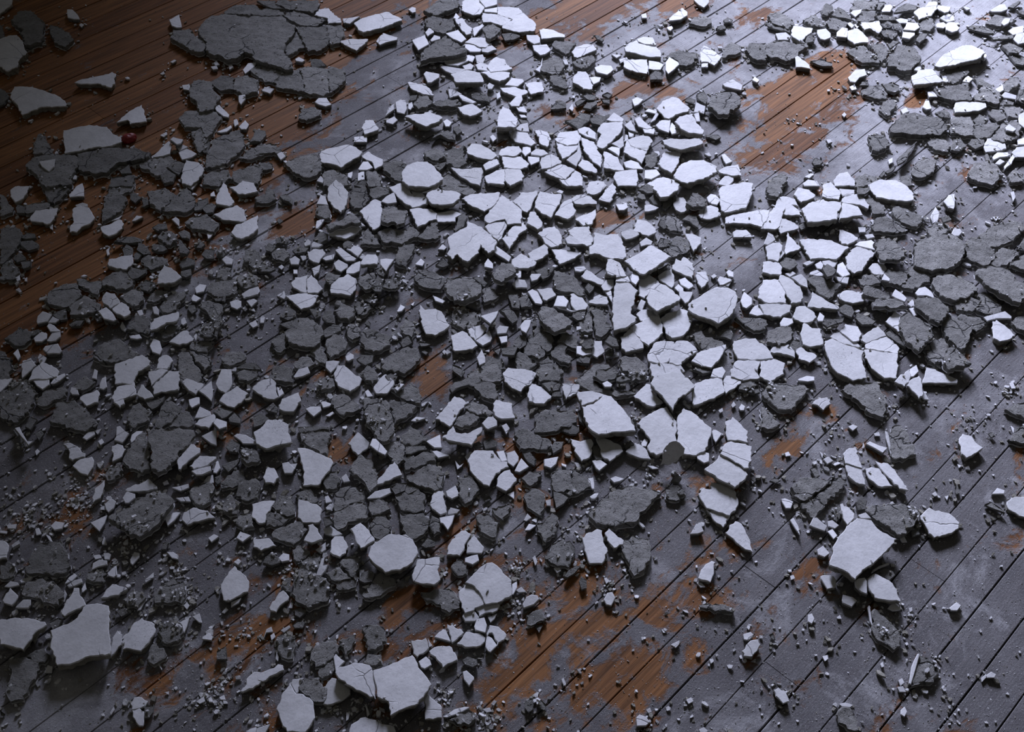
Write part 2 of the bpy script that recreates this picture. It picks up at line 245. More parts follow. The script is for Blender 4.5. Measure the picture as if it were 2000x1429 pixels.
# ------------------------------------------------------------------ shards
# each line: kind (w smooth face up, g rough mortar face up, u standing on edge), layer, outline of its upper face as the photograph shows it, label
DATA = '''g0 386,58,393,46,409,32,437,26,473,30,522,32,548,30,556,34,562,42,578,52,574,64,560,81,556,91,558,107,568,117,572,133,558,135,538,127,517,121,501,117,489,103,477,101,465,111,445,115,429,107,415,105,401,97,401,89,405,81,397,75,389,66|biggest rough slab, very large cracked grey plate at the upper left
w1 98,1230,131,1218,151,1205,169,1180,189,1177,212,1182,214,1208,214,1243,214,1276,176,1281,146,1293,111,1298,103,1278,98,1258|large smooth corner slab, grey-white, broad, lower left
w1 1651,1032,1661,1020,1674,1010,1702,1015,1719,1035,1752,1052,1747,1060,1727,1080,1709,1098,1691,1110,1671,1131,1651,1115,1621,1103,1626,1068,1636,1050|large square slab, white with one fine crack at lower right
w1 729,1308,752,1301,777,1291,805,1278,810,1283,817,1303,827,1313,843,1336,830,1354,817,1374,787,1384,762,1396,759,1371,737,1361,732,1331|largest bottom slab, white, holed, at the bottom edge
g0 1151,997,1171,982,1191,959,1227,947,1262,952,1292,962,1272,977,1239,1020,1196,1025,1166,1022,1156,1010|large many-sided rough grey chunk below left of the split heart slab
g1 212,1007,232,997,262,977,312,954,332,967,338,974,322,1002,292,1035,272,1047,252,1035,217,1017|broad dark wedge, rough dark slab at lower left
g0 1787,481,1795,468,1815,461,1840,456,1860,456,1875,466,1883,476,1885,494,1878,506,1860,519,1827,526,1807,524,1787,516|largest grey slab at right, rough squarish plate
w1 724,1065,744,1052,759,1042,792,1042,807,1052,817,1080,807,1098,782,1113,752,1118,734,1103,719,1085|large bare slab, white hexagon at lower centre
w1 1136,793,1159,788,1181,770,1194,773,1207,788,1232,816,1242,841,1202,843,1169,848,1151,836,1144,823|sooty slab, white with a black smudge and crossing cracks
g1 287,846,297,836,335,836,378,838,378,851,358,876,340,899,317,919,307,922,295,909,295,871|great dark slab, rough, split, at left centre
w0 540,1384,553,1351,563,1339,568,1336,578,1354,591,1354,611,1369,616,1401,596,1429,560,1429,548,1407|bell shaped slab, pale, at the bottom edge
w1 1345,592,1358,584,1383,567,1403,559,1416,559,1438,569,1441,579,1438,597,1428,614,1403,632,1380,622,1353,612,1343,604|big peeled slab, white, thick, flaking on top
g0 68,305,101,300,146,302,154,312,144,335,139,358,88,363,60,330,50,320|olive slab carrying white chip, rough, with a small white piece on top
w0 875,463,898,448,911,443,913,431,926,436,943,446,969,468,971,473,966,488,953,494,941,483,938,473,936,494,926,501,913,511,901,504,893,496,883,506,873,496,878,486|large spiky slab, white with dark specks, left of the long strip
w0 1322,816,1335,796,1355,806,1368,818,1390,836,1388,851,1383,871,1378,879,1360,889,1335,886,1327,876,1322,861|large many-sided white shard right of the split heart slab
w0 1244,828,1254,816,1277,803,1302,793,1320,821,1322,861,1312,864,1302,871,1295,884,1282,889,1270,884,1264,871,1270,859,1259,843|split heart slab, white pair of lobes under the raised pointed slab
w0 908,1137,946,1102,961,1097,974,1107,994,1127,1001,1152,999,1162,976,1175,948,1180,938,1160,923,1142|large split slab, white, broken into corners at lower centre
g0 151,300,212,287,270,290,295,297,285,307,227,317,212,332,186,338,154,330,149,312|long dark tongue, rough grey slab under the broad slab
w0 1613,685,1611,665,1626,660,1651,672,1674,680,1689,685,1684,698,1694,738,1666,743,1636,728,1626,718|great cracked slab, white fan split in the lower right of the heap
w0 123,254,174,243,209,247,219,259,237,270,237,277,217,285,189,287,126,300|broad slab beside red scrap, smooth white, flat bottom edge, on the brown boards
g0 48,1112,60,1082,83,1059,118,1054,131,1077,136,1104,126,1119,101,1122,76,1117,55,1119|large many-sided rough grey chunk above left of the large smooth corner slab
g0 -5,770,0,768,28,745,53,743,71,765,60,788,55,803,33,823,0,813|dull yellowed slab, smooth greyish piece on the left edge
g0 573,1119,578,1107,591,1109,616,1117,639,1134,644,1152,639,1172,626,1175,603,1187,588,1177,576,1170,573,1145|large many-sided rough grey chunk right of the lone bottom-left shard
g0 1689,995,1714,984,1739,982,1782,984,1797,1002,1787,1020,1770,1040,1752,1042,1727,1022,1702,1007|grey plate above square slab, rough, sandy, half rounded
w1 -5,1210,30,1205,65,1208,88,1213,91,1220,68,1235,45,1268,25,1263,0,1258|dull slab at left edge, grey-white, thick, lower left corner
g1 1906,536,1911,524,1938,516,1966,524,1981,534,1991,549,2004,551,2004,574,1994,589,1979,587,1953,572,1931,556|thick tilted grey block, rough, dark thick edge at the right side
g0 15,1286,50,1281,76,1291,78,1306,58,1336,45,1364,20,1369,13,1341,23,1313|large many-sided rough grey chunk below the dull slab at left edge
g1 709,778,719,775,754,780,762,791,767,816,767,828,772,841,759,856,747,861,737,854,727,838,717,826,712,803|tall rough block, dark grey, centre left
w0 20,181,28,169,63,169,86,176,118,189,128,199,128,207,101,209,81,209,43,224,33,204,20,191|blunt slab on brown boards, smooth white, tapering to the right, alone at upper left
g0 96,821,111,785,146,780,166,793,189,828,166,841,141,836,116,826|large many-sided rough grey chunk right of the dull yellowed slab
g0 403,297,418,270,469,252,476,272,479,282,463,302,438,320,403,327|large many-sided rough grey chunk below the biggest rough slab
w1 1199,574,1202,551,1227,551,1234,556,1247,567,1239,587,1232,607,1232,612,1244,619,1242,627,1222,640,1199,645,1196,627,1196,599|tall standing slab, white with crooked crack, overlapping others
w1 1270,748,1277,735,1292,730,1312,725,1330,728,1345,738,1358,753,1348,763,1325,778,1315,801,1302,785,1285,765|raised pointed slab, white, lying across two others with its point down
g0 1737,249,1754,232,1759,224,1785,219,1812,227,1835,229,1853,244,1838,262,1797,262,1770,259,1742,257|long ledge of grey, wide rough slab right of the orange patch
w0 1363,964,1373,954,1390,954,1390,942,1416,944,1436,957,1443,982,1438,997,1426,1007,1403,1000,1380,992,1370,977|bowl shaped slab, white, round lower right edge, cracked
g0 1646,760,1661,745,1686,748,1714,743,1719,760,1729,775,1734,783,1729,803,1727,813,1702,806,1681,785|large many-sided rough grey chunk below right of the great cracked slab
w1 654,1313,664,1301,691,1293,722,1298,727,1308,732,1333,734,1364,722,1361,684,1339,666,1328|bottom wedge slab, white, beside the largest bottom slab
w0 581,874,591,874,611,879,626,886,646,894,651,904,641,922,631,934,621,947,591,949,591,911,586,891|tall fractured slab, pale, irregular with hairline cracks
w0 913,901,926,879,963,879,979,901,991,901,994,911,969,924,956,949,941,942,921,922|cracked wheel slab, white, broken in wedges
g0 1490,770,1500,748,1530,748,1565,750,1581,758,1571,770,1555,788,1548,801,1520,798,1500,778|large many-sided rough grey chunk below right of the pitted cracked plate
g1 1757,632,1762,612,1777,609,1800,624,1817,632,1825,655,1812,667,1802,680,1795,685,1777,672,1767,657|large raised many-sided rough grey chunk right of the great cracked slab
w0 1408,410,1403,373,1411,363,1428,360,1453,355,1471,357,1469,380,1458,405,1438,410,1416,415|upright four-sided slab, white, flat bottom, beside broken rubble
w1 785,335,795,322,815,315,835,315,845,322,860,338,865,350,853,358,838,365,797,363,785,353|pale star-edged slab, broad white piece with ragged outline left of centre
g0 1822,549,1830,536,1855,534,1875,541,1903,551,1911,562,1903,572,1868,587,1848,582,1827,564|large many-sided rough grey chunk below the largest grey slab at right
w1 495,843,513,831,523,818,538,818,553,823,563,828,568,864,543,869,520,876,500,866|bright blunt slab, white, thick lower edge, at left centre
w0 -5,76,20,69,33,68,45,81,47,93,54,102,40,113,33,131,15,139,-5,128|white slab cut by frame, large smooth piece at the upper left edge of the photo
g0 1219,1055,1234,1047,1267,1052,1272,1083,1259,1113,1239,1123,1227,1095,1214,1073|large many-sided rough grey chunk left of the small coffin shaped shard
g0 558,645,581,635,583,622,601,619,628,635,631,647,626,662,616,675,591,675,563,667|wide cracked chunk, rough grey, round, left of centre
g0 239,899,254,866,272,846,285,843,290,866,295,901,292,916,277,922,252,914|large many-sided rough grey chunk left of the great dark slab
w1 1375,916,1395,901,1406,886,1421,894,1451,914,1461,927,1443,947,1436,952,1416,942,1401,934|stained box slab, white with round stain and thick left edge
g0 1043,836,1050,813,1065,798,1096,801,1118,798,1128,811,1126,823,1093,838,1060,843,1045,843|large many-sided rough grey chunk left of the sooty slab
w0 1797,1007,1815,990,1827,997,1855,1002,1875,1020,1873,1032,1853,1042,1825,1050,1812,1035|lone right shard, white, deep shadow, on grey boards
w0 1151,496,1151,481,1159,476,1161,453,1181,458,1209,456,1217,473,1222,486,1224,501,1217,506,1191,504,1166,496|wide slab above tilted square, white, long front edge
g0 1126,740,1136,730,1161,710,1189,710,1209,725,1202,735,1159,735,1159,745,1176,758,1214,763,1244,765,1202,773,1151,760,1134,753|large notched rough grey chunk above the sooty slab
g0 38,1145,50,1134,76,1129,101,1134,118,1147,126,1157,111,1177,91,1175,63,1165,43,1160|large many-sided rough grey chunk above right of the dull slab at left edge
w0 1560,468,1568,466,1601,466,1621,468,1639,476,1659,483,1634,506,1608,504,1583,506,1571,486|smooth diamond slab, pale grey-white plate with straight sides
g0 1911,458,1928,446,1958,433,1999,433,1999,446,1979,468,1953,478,1933,481|grey slab at right edge, rough with deep shadow at its lower rim
w0 1696,360,1717,350,1752,352,1772,363,1785,378,1785,390,1772,393,1742,390,1729,388,1712,385,1702,373|clean slab at right, white with thick straight lower edge
w1 1219,509,1239,499,1259,486,1272,478,1292,488,1312,501,1285,519,1257,536,1237,526|clean tilted square, smooth white plate with thick dark edges
w0 239,1268,244,1240,262,1215,277,1205,302,1218,305,1228,290,1255,275,1271,247,1265|peeling shard, white, ridged, beside the smooth corner slab
w0 1689,682,1727,687,1754,690,1754,718,1752,738,1727,738,1702,718,1689,698|large five-sided white shard right of the great cracked slab
g0 1702,1223,1707,1187,1727,1203,1749,1220,1757,1228,1759,1260,1747,1268,1727,1255,1709,1243|leaf shaped chunk, rough grey, white left rim, lower right
g0 20,38,40,20,60,20,86,43,81,81,48,86,43,55,30,48|brownish slab near corner, rough grey piece at the upper left corner
g0 582,133,596,129,640,133,642,161,644,181,622,185,606,183,596,179,594,161,590,149|cracked plate under biggest slab, grey, rough, thick dark lower edge
g0 181,695,202,667,234,660,272,690,259,698,217,708,199,705|large five-sided rough grey chunk above left of the pale blunt slab
g0 744,703,770,687,797,675,817,680,822,695,807,713,790,728,752,723|large many-sided rough grey chunk below left of the stained round-sided slab
w0 948,420,969,398,979,380,1001,393,1019,410,1019,436,991,438,986,428,956,436,946,431|large many-sided white shard above right of the large spiky slab
w1 1325,327,1330,320,1350,312,1375,312,1398,327,1401,335,1385,345,1370,350,1343,358,1317,348,1315,343|broad slab right of centre, white, thick notched edge, end of the central row
w0 222,723,224,710,239,705,277,692,295,705,292,713,270,725,259,750,224,750|pale blunt slab, smooth, pointed right, left of centre
g0 350,229,360,217,383,214,418,217,433,227,423,242,416,259,403,267,393,247,378,249,360,247|large many-sided rough grey chunk right of the stepped shard on brown boards
g1 868,556,873,541,893,539,921,539,933,551,941,562,933,577,908,587,898,587,880,577|large raised many-sided rough grey chunk below the large spiky slab
w1 1565,408,1583,395,1608,388,1618,393,1644,395,1641,408,1636,418,1636,428,1601,433,1578,433|cracked bridge slab, broad white, split by a short black crack
w0 1431,682,1433,665,1453,660,1476,660,1501,682,1511,700,1474,703,1441,700|pitted cracked plate, white, many fine cracks
g0 1734,859,1742,833,1754,828,1770,838,1782,864,1790,886,1764,896,1744,894,1737,871|rough block with white rim, grey, four-sided, on grey boards at right
g0 795,927,815,916,838,904,860,911,868,922,863,934,865,952,848,959,820,947,800,939|mid-sized many-sided rough grey chunk below right of the thick dark block
w0 1290,622,1300,612,1317,607,1330,602,1350,609,1353,622,1345,645,1335,655,1312,660,1300,650,1295,632|mid-sized many-sided white shard below right of the blunt grey-white slab
g0 370,186,370,171,378,156,398,154,413,161,421,179,426,184,431,189,416,212,395,217,385,209,383,196|mid-sized many-sided rough grey chunk below left of the biggest rough slab
w0 1272,733,1270,708,1285,710,1307,710,1325,720,1338,735,1327,758,1302,763|mid-sized many-sided white shard, nearest above the raised pointed slab
w0 1136,1050,1144,1042,1166,1032,1176,1035,1179,1058,1186,1070,1186,1080,1176,1100,1151,1100,1141,1075|mid-sized many-sided white shard right of the large split slab
w0 971,13,994,13,1014,15,1026,28,1042,40,1047,48,1044,60,1014,63,999,60,981,55,981,50,1001,38,971,28|mid-sized many-sided white shard right of the large top slab
w0 431,1142,438,1129,451,1112,458,1104,463,1112,481,1124,486,1140,484,1155,469,1162,451,1172,436,1172,433,1157|lone bottom-left shard, white with small pit, on dark boards
w0 623,302,626,295,639,290,676,282,691,285,709,297,704,302,676,320,666,327,649,320,628,317|stained five-sided slab, white with grey stains, dark thick lower edge
w1 805,1122,812,1104,815,1092,838,1089,848,1087,860,1087,860,1097,855,1112,860,1132,848,1142,827,1140,807,1134|frilled shard, white with forked crack
w1 1825,128,1843,106,1880,88,1898,88,1921,98,1926,103,1908,116,1885,121,1858,128,1835,131|brightest long slab, long white, amid rubble at the upper right
w0 1353,758,1358,748,1378,740,1411,735,1416,763,1408,770,1385,780,1355,791,1353,775|mid-sized five-sided white shard right of the raised pointed slab
w0 1229,637,1247,630,1267,619,1287,614,1295,637,1295,650,1282,662,1267,675,1254,667|mid-sized four-sided white shard below right of the tall standing slab
g0 1843,637,1845,612,1858,614,1895,637,1895,657,1885,677,1878,682,1860,665,1848,650|mid-sized five-sided rough grey chunk, second nearest below left of the thick tilted grey block
g0 1883,473,1898,461,1918,466,1943,491,1943,504,1923,519,1901,509,1888,501|mid-sized many-sided rough grey chunk below left of the grey slab at right edge
g0 1734,113,1747,93,1759,86,1787,93,1800,113,1787,126,1770,139,1759,136,1747,128,1734,128|mid-sized many-sided rough grey chunk above left of the white slab below brightest
g0 582,50,616,52,638,48,642,60,640,69,644,77,638,89,618,99,602,99,596,89,590,71,582,60|mid-sized five-sided rough grey chunk above the cracked plate under biggest slab
g0 1545,949,1563,932,1591,932,1616,937,1631,927,1613,949,1583,972,1571,977,1548,967|split grey plate, rough, cracked apart, left of jagged shard
g0 651,1002,676,987,712,974,719,1007,707,1012,691,1017,676,1025,659,1032,651,1025|mid-sized five-sided rough grey chunk above left of the large bare slab
w1 1262,582,1270,564,1285,551,1300,556,1317,569,1330,582,1327,587,1305,597,1282,607,1267,594|blunt grey-white slab, smooth, dirty, propped on another
g0 553,317,563,312,596,302,621,297,626,315,628,332,611,343,593,345,576,335|mid-sized four-sided rough grey chunk left of the stained five-sided slab
g0 1780,1339,1785,1303,1797,1278,1812,1283,1827,1293,1835,1311,1825,1331,1807,1333|boot shaped chunk, rough grey, white left edge, near the lower right corner
g1 822,103,843,86,870,68,898,88,911,96,908,101,878,108,845,111,822,118|peaked grey slab, rough triangle tilted over white shards near the top
w0 820,594,830,604,850,602,865,612,878,635,868,645,850,655,832,652,825,637,820,614|stained round-sided slab, white with dark speckles, left of centre
w1 1694,1129,1709,1119,1737,1132,1747,1145,1759,1170,1759,1175,1734,1172,1709,1167,1699,1152|flat pentagon, white, below the large square slab
g0 780,1000,807,1002,827,1000,840,1015,835,1032,817,1047,805,1050,792,1045,785,1022|mid-sized many-sided rough grey chunk above right of the large bare slab
g0 1490,101,1500,83,1530,78,1555,86,1578,83,1578,91,1563,98,1550,113,1535,118,1523,113,1505,111|wide cracked grey slab, rough, above the orange patch
g0 681,916,689,901,704,886,727,899,732,914,737,932,734,947,722,959,712,939,691,927|mid-sized many-sided rough grey chunk right of the tall fractured slab
g0 86,587,103,564,123,554,149,551,156,569,156,579,139,592,123,599,106,594|mid-sized many-sided rough grey chunk, second nearest left of the six-sided pale tile
w1 1406,886,1416,866,1428,861,1456,866,1469,871,1463,914,1453,914,1426,896|mid-sized raised many-sided white shard above right of the stained box slab
g0 1890,343,1903,317,1933,312,1948,322,1961,340,1938,360,1918,355|mid-sized five-sided rough grey chunk above the grey slab at right edge
g1 1787,584,1792,579,1827,579,1845,594,1853,602,1848,619,1835,630,1817,622,1790,599|mid-sized raised many-sided rough grey chunk below the largest grey slab at right
g0 78,352,113,340,136,347,134,370,116,390,106,398,93,390|mid-sized many-sided rough grey chunk below the olive slab carrying white chip
w0 691,45,707,35,752,23,759,23,782,35,785,40,749,53,709,63,699,58|oblong slab with rounded corners, thick white block on orange boards at the top
w0 1490,546,1513,544,1523,546,1535,572,1535,592,1500,592,1480,582|mid-sized many-sided white shard right of the big peeled slab
g0 772,967,795,957,812,949,830,964,827,997,807,1000,782,995|mid-sized five-sided rough grey chunk below the thick dark block
g0 348,728,348,687,368,687,383,713,395,738,378,748,355,750|mid-sized five-sided rough grey chunk above right of the diagonal cracked square
g0 300,1167,312,1145,332,1134,358,1134,363,1157,355,1177,327,1175,302,1175|mid-sized many-sided rough grey chunk above right of the peeling shard
w0 982,728,992,717,1025,720,1048,728,1045,735,1038,748,1025,755,1018,765,1000,758,985,745|clean round-ended slab, white, thick lower edge, centre
g0 0,446,20,443,40,446,43,453,38,468,28,488,13,506,0,516|mid-sized five-sided rough grey chunk, nearest below left of the olive slab carrying white chip
g0 1005,841,1020,831,1043,846,1071,856,1078,866,1068,876,1038,874,1015,876,1008,861|mid-sized many-sided rough grey chunk above right of the cracked wheel slab
w0 681,1432,686,1414,704,1401,714,1399,739,1409,770,1419,772,1432|mid-sized narrow white shard below left of the largest bottom slab
g1 1383,204,1390,186,1406,179,1433,179,1446,189,1446,204,1433,214,1426,212,1423,222,1403,222,1395,214|rounded grey slab, rough disc-like piece left of the orange patch
g0 822,1155,860,1150,885,1152,890,1160,898,1175,898,1185,878,1195,860,1180,827,1167|mid-sized many-sided rough grey chunk below right of the frilled shard
g0 704,667,707,647,719,640,737,645,762,655,762,667,747,682,729,687,712,680|mid-sized many-sided rough grey chunk left of the stained round-sided slab
g0 1065,1089,1076,1069,1091,1054,1111,1059,1121,1077,1116,1094,1111,1107,1096,1104,1076,1097|mid-sized many-sided rough grey chunk, nearest above right of the large split slab
w0 895,1155,913,1137,923,1142,938,1160,948,1175,946,1180,928,1187,926,1192,908,1197,898,1172|mid-sized many-sided white shard below left of the large split slab
g0 707,1160,724,1142,734,1122,744,1114,762,1119,775,1140,764,1147,744,1162,727,1167,712,1165|mid-sized many-sided rough grey chunk below left of the large bare slab
g0 202,390,217,365,227,368,247,388,242,400,237,410,212,425,199,431|mid-sized five-sided rough grey chunk below the long dark tongue
w0 1416,436,1418,423,1453,415,1484,408,1504,410,1499,428,1489,443,1469,438,1443,436|mid-sized narrow white shard below right of the upright four-sided slab
w0 1651,501,1664,486,1674,481,1702,488,1709,494,1694,511,1684,529,1669,534,1656,526|mid-sized many-sided white shard left of the rounded grey chunk beside largest
w0 759,365,780,357,800,357,802,375,810,383,825,375,838,393,835,398,805,405,792,398,777,385|mid-sized many-sided white shard, nearest below left of the pale star-edged slab
w0 1428,720,1441,703,1474,703,1486,705,1479,725,1484,738,1453,743,1428,735|mid-sized many-sided white shard below the pitted cracked plate
g1 1050,609,1060,597,1073,599,1101,612,1113,622,1118,627,1108,635,1093,642,1083,647,1073,640,1060,627|mid-sized raised many-sided rough grey chunk left of the tall standing slab
g0 586,851,588,843,616,838,644,836,646,854,639,866,639,886,618,876,598,866|mid-sized five-sided rough grey chunk above the tall fractured slab
g0 707,1225,724,1218,739,1220,752,1228,754,1243,747,1260,734,1271,717,1268,714,1255|mid-sized many-sided rough grey chunk above the bottom wedge slab
g0 1825,174,1835,166,1858,166,1890,161,1895,181,1898,194,1880,194,1868,196,1845,191,1830,184|mid-sized five-sided rough grey chunk above left of the flat bar at upper right
w0 651,730,659,712,671,712,681,720,696,733,707,740,702,753,684,765,669,758,659,753|mid-sized many-sided white shard above left of the tall rough block
g0 654,964,664,952,681,949,699,952,714,967,712,977,684,982,654,997|mid-sized many-sided rough grey chunk, second nearest below right of the tall fractured slab
g0 737,453,749,446,767,446,795,448,800,436,820,453,817,458,805,463,790,471,785,476,749,471|mid-sized many-sided rough grey chunk below the pale star-edged slab
g0 540,169,536,157,548,145,570,137,582,133,590,149,594,161,596,179,574,175,558,173|mid-sized many-sided rough grey chunk left of the cracked plate under biggest slab
w0 631,1374,636,1339,649,1323,661,1328,684,1346,684,1354,666,1369,639,1376|mid-sized five-sided white shard below left of the bottom wedge slab
g0 1083,536,1083,526,1091,529,1111,536,1128,544,1136,556,1144,572,1136,577,1116,569,1101,569,1081,559|mid-sized many-sided rough grey chunk below left of the wide slab above tilted square
w0 901,388,908,383,928,378,976,375,974,390,963,403,946,413,928,405,913,398|mid-sized five-sided white shard above the large spiky slab
g1 1709,478,1717,466,1737,463,1752,473,1767,491,1767,501,1754,506,1732,504,1722,506|rounded grey chunk beside largest, rough with white rim
w0 639,385,641,365,656,350,666,357,681,375,679,388,674,403,666,415,651,405|mid-sized many-sided white shard below the stained five-sided slab
w0 850,818,863,803,875,785,888,773,903,778,911,788,895,808,885,826,878,833,860,823|leaning oblong, white, slanting, beside bare boards
w0 1050,383,1055,373,1076,378,1096,378,1096,388,1086,408,1076,425,1060,418,1045,405,1045,395|mid-sized five-sided white shard below left of the low centre slab
g0 583,1339,596,1323,623,1321,631,1339,639,1344,636,1361,626,1369,608,1364,591,1351|mid-sized many-sided rough grey chunk above right of the bell shaped slab
g0 332,73,338,58,348,58,372,54,374,64,386,71,397,77,401,85,399,95,386,101,372,97,356,85,344,79|mid-sized many-sided rough grey chunk left of the biggest rough slab
g0 1048,723,1053,705,1071,695,1091,713,1101,723,1091,743,1055,743|mid-sized many-sided rough grey chunk right of the clean round-ended slab
g0 530,1042,538,1032,563,1025,588,1017,601,1032,593,1042,573,1063,555,1055|mid-sized five-sided rough grey chunk below the tall fractured slab
g0 608,1271,616,1258,636,1253,656,1248,659,1265,651,1281,626,1298,616,1301,608,1288|mid-sized many-sided rough grey chunk above left of the bottom wedge slab
w0 1270,682,1282,667,1297,665,1317,667,1312,690,1307,705,1287,710,1267,705,1264,695|mid-sized many-sided white shard, second nearest above the raised pointed slab
g0 317,410,345,380,365,365,380,385,383,393,373,408,365,413,340,413|mid-sized five-sided rough grey chunk above the small dark-specked triangle
w0 1169,249,1179,239,1217,237,1217,249,1212,259,1186,285,1176,290,1166,285,1169,270,1174,262,1166,257|tall centre wedge, white piece in the fan of shards
g0 437,24,449,14,461,8,497,8,507,16,538,16,554,20,554,28,522,30,473,28|mid-sized narrow rough grey chunk above the biggest rough slab
w0 583,974,606,979,626,990,628,1015,623,1020,591,1020,581,1010|mid-sized five-sided white shard below the tall fractured slab
w0 702,413,717,400,732,388,744,393,744,403,749,415,744,423,744,438,732,448,727,448,714,431|mid-sized many-sided white shard, second nearest below left of the pale star-edged slab
w0 1486,705,1511,700,1534,708,1531,730,1504,745,1484,735|mid-sized many-sided white shard below right of the pitted cracked plate
g0 312,1215,332,1208,353,1215,358,1235,348,1253,322,1255,312,1240|mid-sized many-sided rough grey chunk right of the peeling shard
w0 1350,705,1360,690,1383,682,1418,672,1418,680,1403,705,1390,718,1370,715|mid-sized many-sided white shard left of the pitted cracked plate
w0 1282,212,1295,196,1312,189,1325,191,1348,212,1345,217,1327,222,1307,232,1297,229,1292,222|broad five-sided slab, white, near the top of the central heap
w0 297,755,330,723,353,723,348,760,315,765,300,770|diagonal cracked square, white, four-sided, left
w0 1312,682,1322,665,1343,665,1358,677,1363,685,1345,698,1325,713,1307,708|mid-sized many-sided white shard, third nearest above the raised pointed slab
g0 810,544,812,526,832,524,845,529,863,536,870,546,863,559,853,562,827,559,817,554|mid-sized many-sided rough grey chunk above the stained round-sided slab
g0 1805,680,1822,662,1843,660,1853,672,1848,687,1843,705,1827,710,1812,700|mid-sized many-sided rough grey chunk right of the great cracked slab
g0 461,967,469,939,499,932,511,947,504,972,479,977|mid-sized many-sided rough grey chunk below the bright blunt slab
w0 141,408,156,400,174,405,181,418,186,425,176,436,159,443,149,453,136,453,136,443,144,433,141,418|mid-sized many-sided white shard below right of the olive slab carrying white chip
g0 453,332,499,322,514,327,504,358,479,358,456,353|mid-sized five-sided rough grey chunk left of the stained five-sided slab
g0 1076,927,1091,916,1118,914,1116,934,1123,954,1101,959,1081,954|mid-sized many-sided rough grey chunk below left of the sooty slab
g0 646,788,651,770,671,768,684,775,702,788,707,798,691,803,671,811,654,798|mid-sized many-sided rough grey chunk above left of the tall rough block
w0 644,567,646,551,664,541,679,534,696,544,696,559,691,569,684,577,671,574,646,572|dusty broad slab, white, curved crack, left of centre
g0 134,597,164,577,176,582,186,584,196,599,181,609,161,614,136,614|mid-sized many-sided rough grey chunk, nearest left of the six-sided pale tile
g0 1767,531,1780,519,1797,521,1815,539,1817,549,1807,551,1797,559,1785,564,1762,559,1759,551,1780,539|mid-sized many-sided rough grey chunk below left of the largest grey slab at right
g0 247,821,257,791,272,785,297,803,282,823,254,841|mid-sized many-sided rough grey chunk above left of the great dark slab
w1 832,383,840,373,853,370,890,373,901,378,898,388,885,398,858,400,843,398|mid-sized raised many-sided white shard below right of the pale star-edged slab
g0 1936,270,1961,239,1986,234,1996,249,1989,267,1958,277|mid-sized many-sided rough grey chunk, second nearest below right of the flat bar at upper right
w0 1966,984,1976,972,2004,967,2014,972,2014,1012,1991,1007,1971,995|mid-sized many-sided white shard right of the lone right shard
g0 1702,443,1707,428,1719,423,1734,423,1754,431,1770,443,1770,451,1747,453,1709,451|mid-sized many-sided rough grey chunk above the rounded grey chunk beside largest
w0 1418,841,1416,823,1431,813,1441,821,1461,841,1461,864,1441,859,1421,859|mid-sized five-sided white shard above the stained box slab
w0 1164,856,1174,851,1194,859,1212,869,1217,881,1202,894,1191,901,1176,891|mid-sized many-sided white shard below the sooty slab
g0 403,567,411,551,433,546,461,544,463,562,458,574,436,577,418,577|mid-sized five-sided rough grey chunk right of the small dark-specked triangle
g0 370,959,378,949,398,939,416,944,418,957,411,977,395,987,378,977|mid-sized many-sided rough grey chunk below right of the great dark slab
g0 1576,544,1586,539,1608,541,1628,549,1644,554,1631,569,1618,582,1601,574,1588,556|mid-sized five-sided rough grey chunk below the smooth diamond slab
w0 363,312,388,317,398,330,393,343,373,363,355,358,353,345|mid-sized many-sided white shard right of the long dark tongue
g0 199,551,219,531,237,526,262,546,259,554,244,564,234,564,217,559,202,559|mid-sized many-sided rough grey chunk above the six-sided pale tile
g0 1855,249,1860,229,1870,227,1895,227,1903,242,1901,264,1885,264,1870,259,1858,259|mid-sized five-sided rough grey chunk below the flat bar at upper right
w0 1520,546,1525,536,1535,539,1545,544,1563,559,1568,572,1565,589,1545,592,1535,574,1530,562|mid-sized many-sided white shard below left of the smooth diamond slab
g0 272,320,297,307,335,305,340,312,322,335,307,343,292,330,275,327|mid-sized many-sided rough grey chunk right of the long dark tongue
g0 290,390,290,373,322,365,345,380,322,400,312,410,302,403|mid-sized five-sided rough grey chunk below right of the long dark tongue
g0 1500,645,1520,637,1543,635,1553,647,1545,662,1525,675,1510,670,1500,660|mid-sized many-sided rough grey chunk above right of the pitted cracked plate
g0 302,826,322,780,350,791,353,803,327,826,315,836|mid-sized five-sided rough grey chunk above the great dark slab
g0 1025,962,1038,952,1050,954,1065,964,1063,990,1058,1005,1043,997,1028,984|mid-sized five-sided rough grey chunk below right of the cracked wheel slab
w0 1416,1040,1436,1017,1448,1022,1456,1035,1461,1047,1471,1078,1443,1063|last wedge of the row, white, pointing down right, on bare boards
w0 495,753,515,740,535,738,540,758,545,775,535,780,513,775,492,760|mid-sized many-sided white shard above the bright blunt slab
w0 1563,652,1571,630,1586,640,1601,640,1608,672,1583,677,1568,672|mid-sized many-sided white shard, nearest above left of the great cracked slab
w1 863,854,885,831,890,843,913,846,941,833,941,843,921,869,898,864,873,859|mid-sized raised notched white shard below right of the leaning oblong
g0 538,6,540,0,622,0,620,18,612,24,586,20,562,16|mid-sized narrow rough grey chunk, second nearest above right of the biggest rough slab
g1 1848,685,1860,675,1880,690,1898,708,1878,715,1853,720,1843,708|mid-sized raised five-sided rough grey chunk below left of the thick tilted grey block
w0 1219,93,1229,83,1244,78,1262,88,1282,91,1290,98,1292,111,1272,111,1254,108,1237,103,1224,101|ridged slab, white with long crack at the top, on orange boards
w0 838,1271,848,1263,865,1260,878,1260,890,1276,893,1288,875,1296,865,1303,853,1288|mid-sized five-sided white shard, second nearest above right of the largest bottom slab
g0 1616,949,1634,929,1651,939,1639,962,1621,972,1611,984,1586,974|mid-sized many-sided rough grey chunk right of the split grey plate
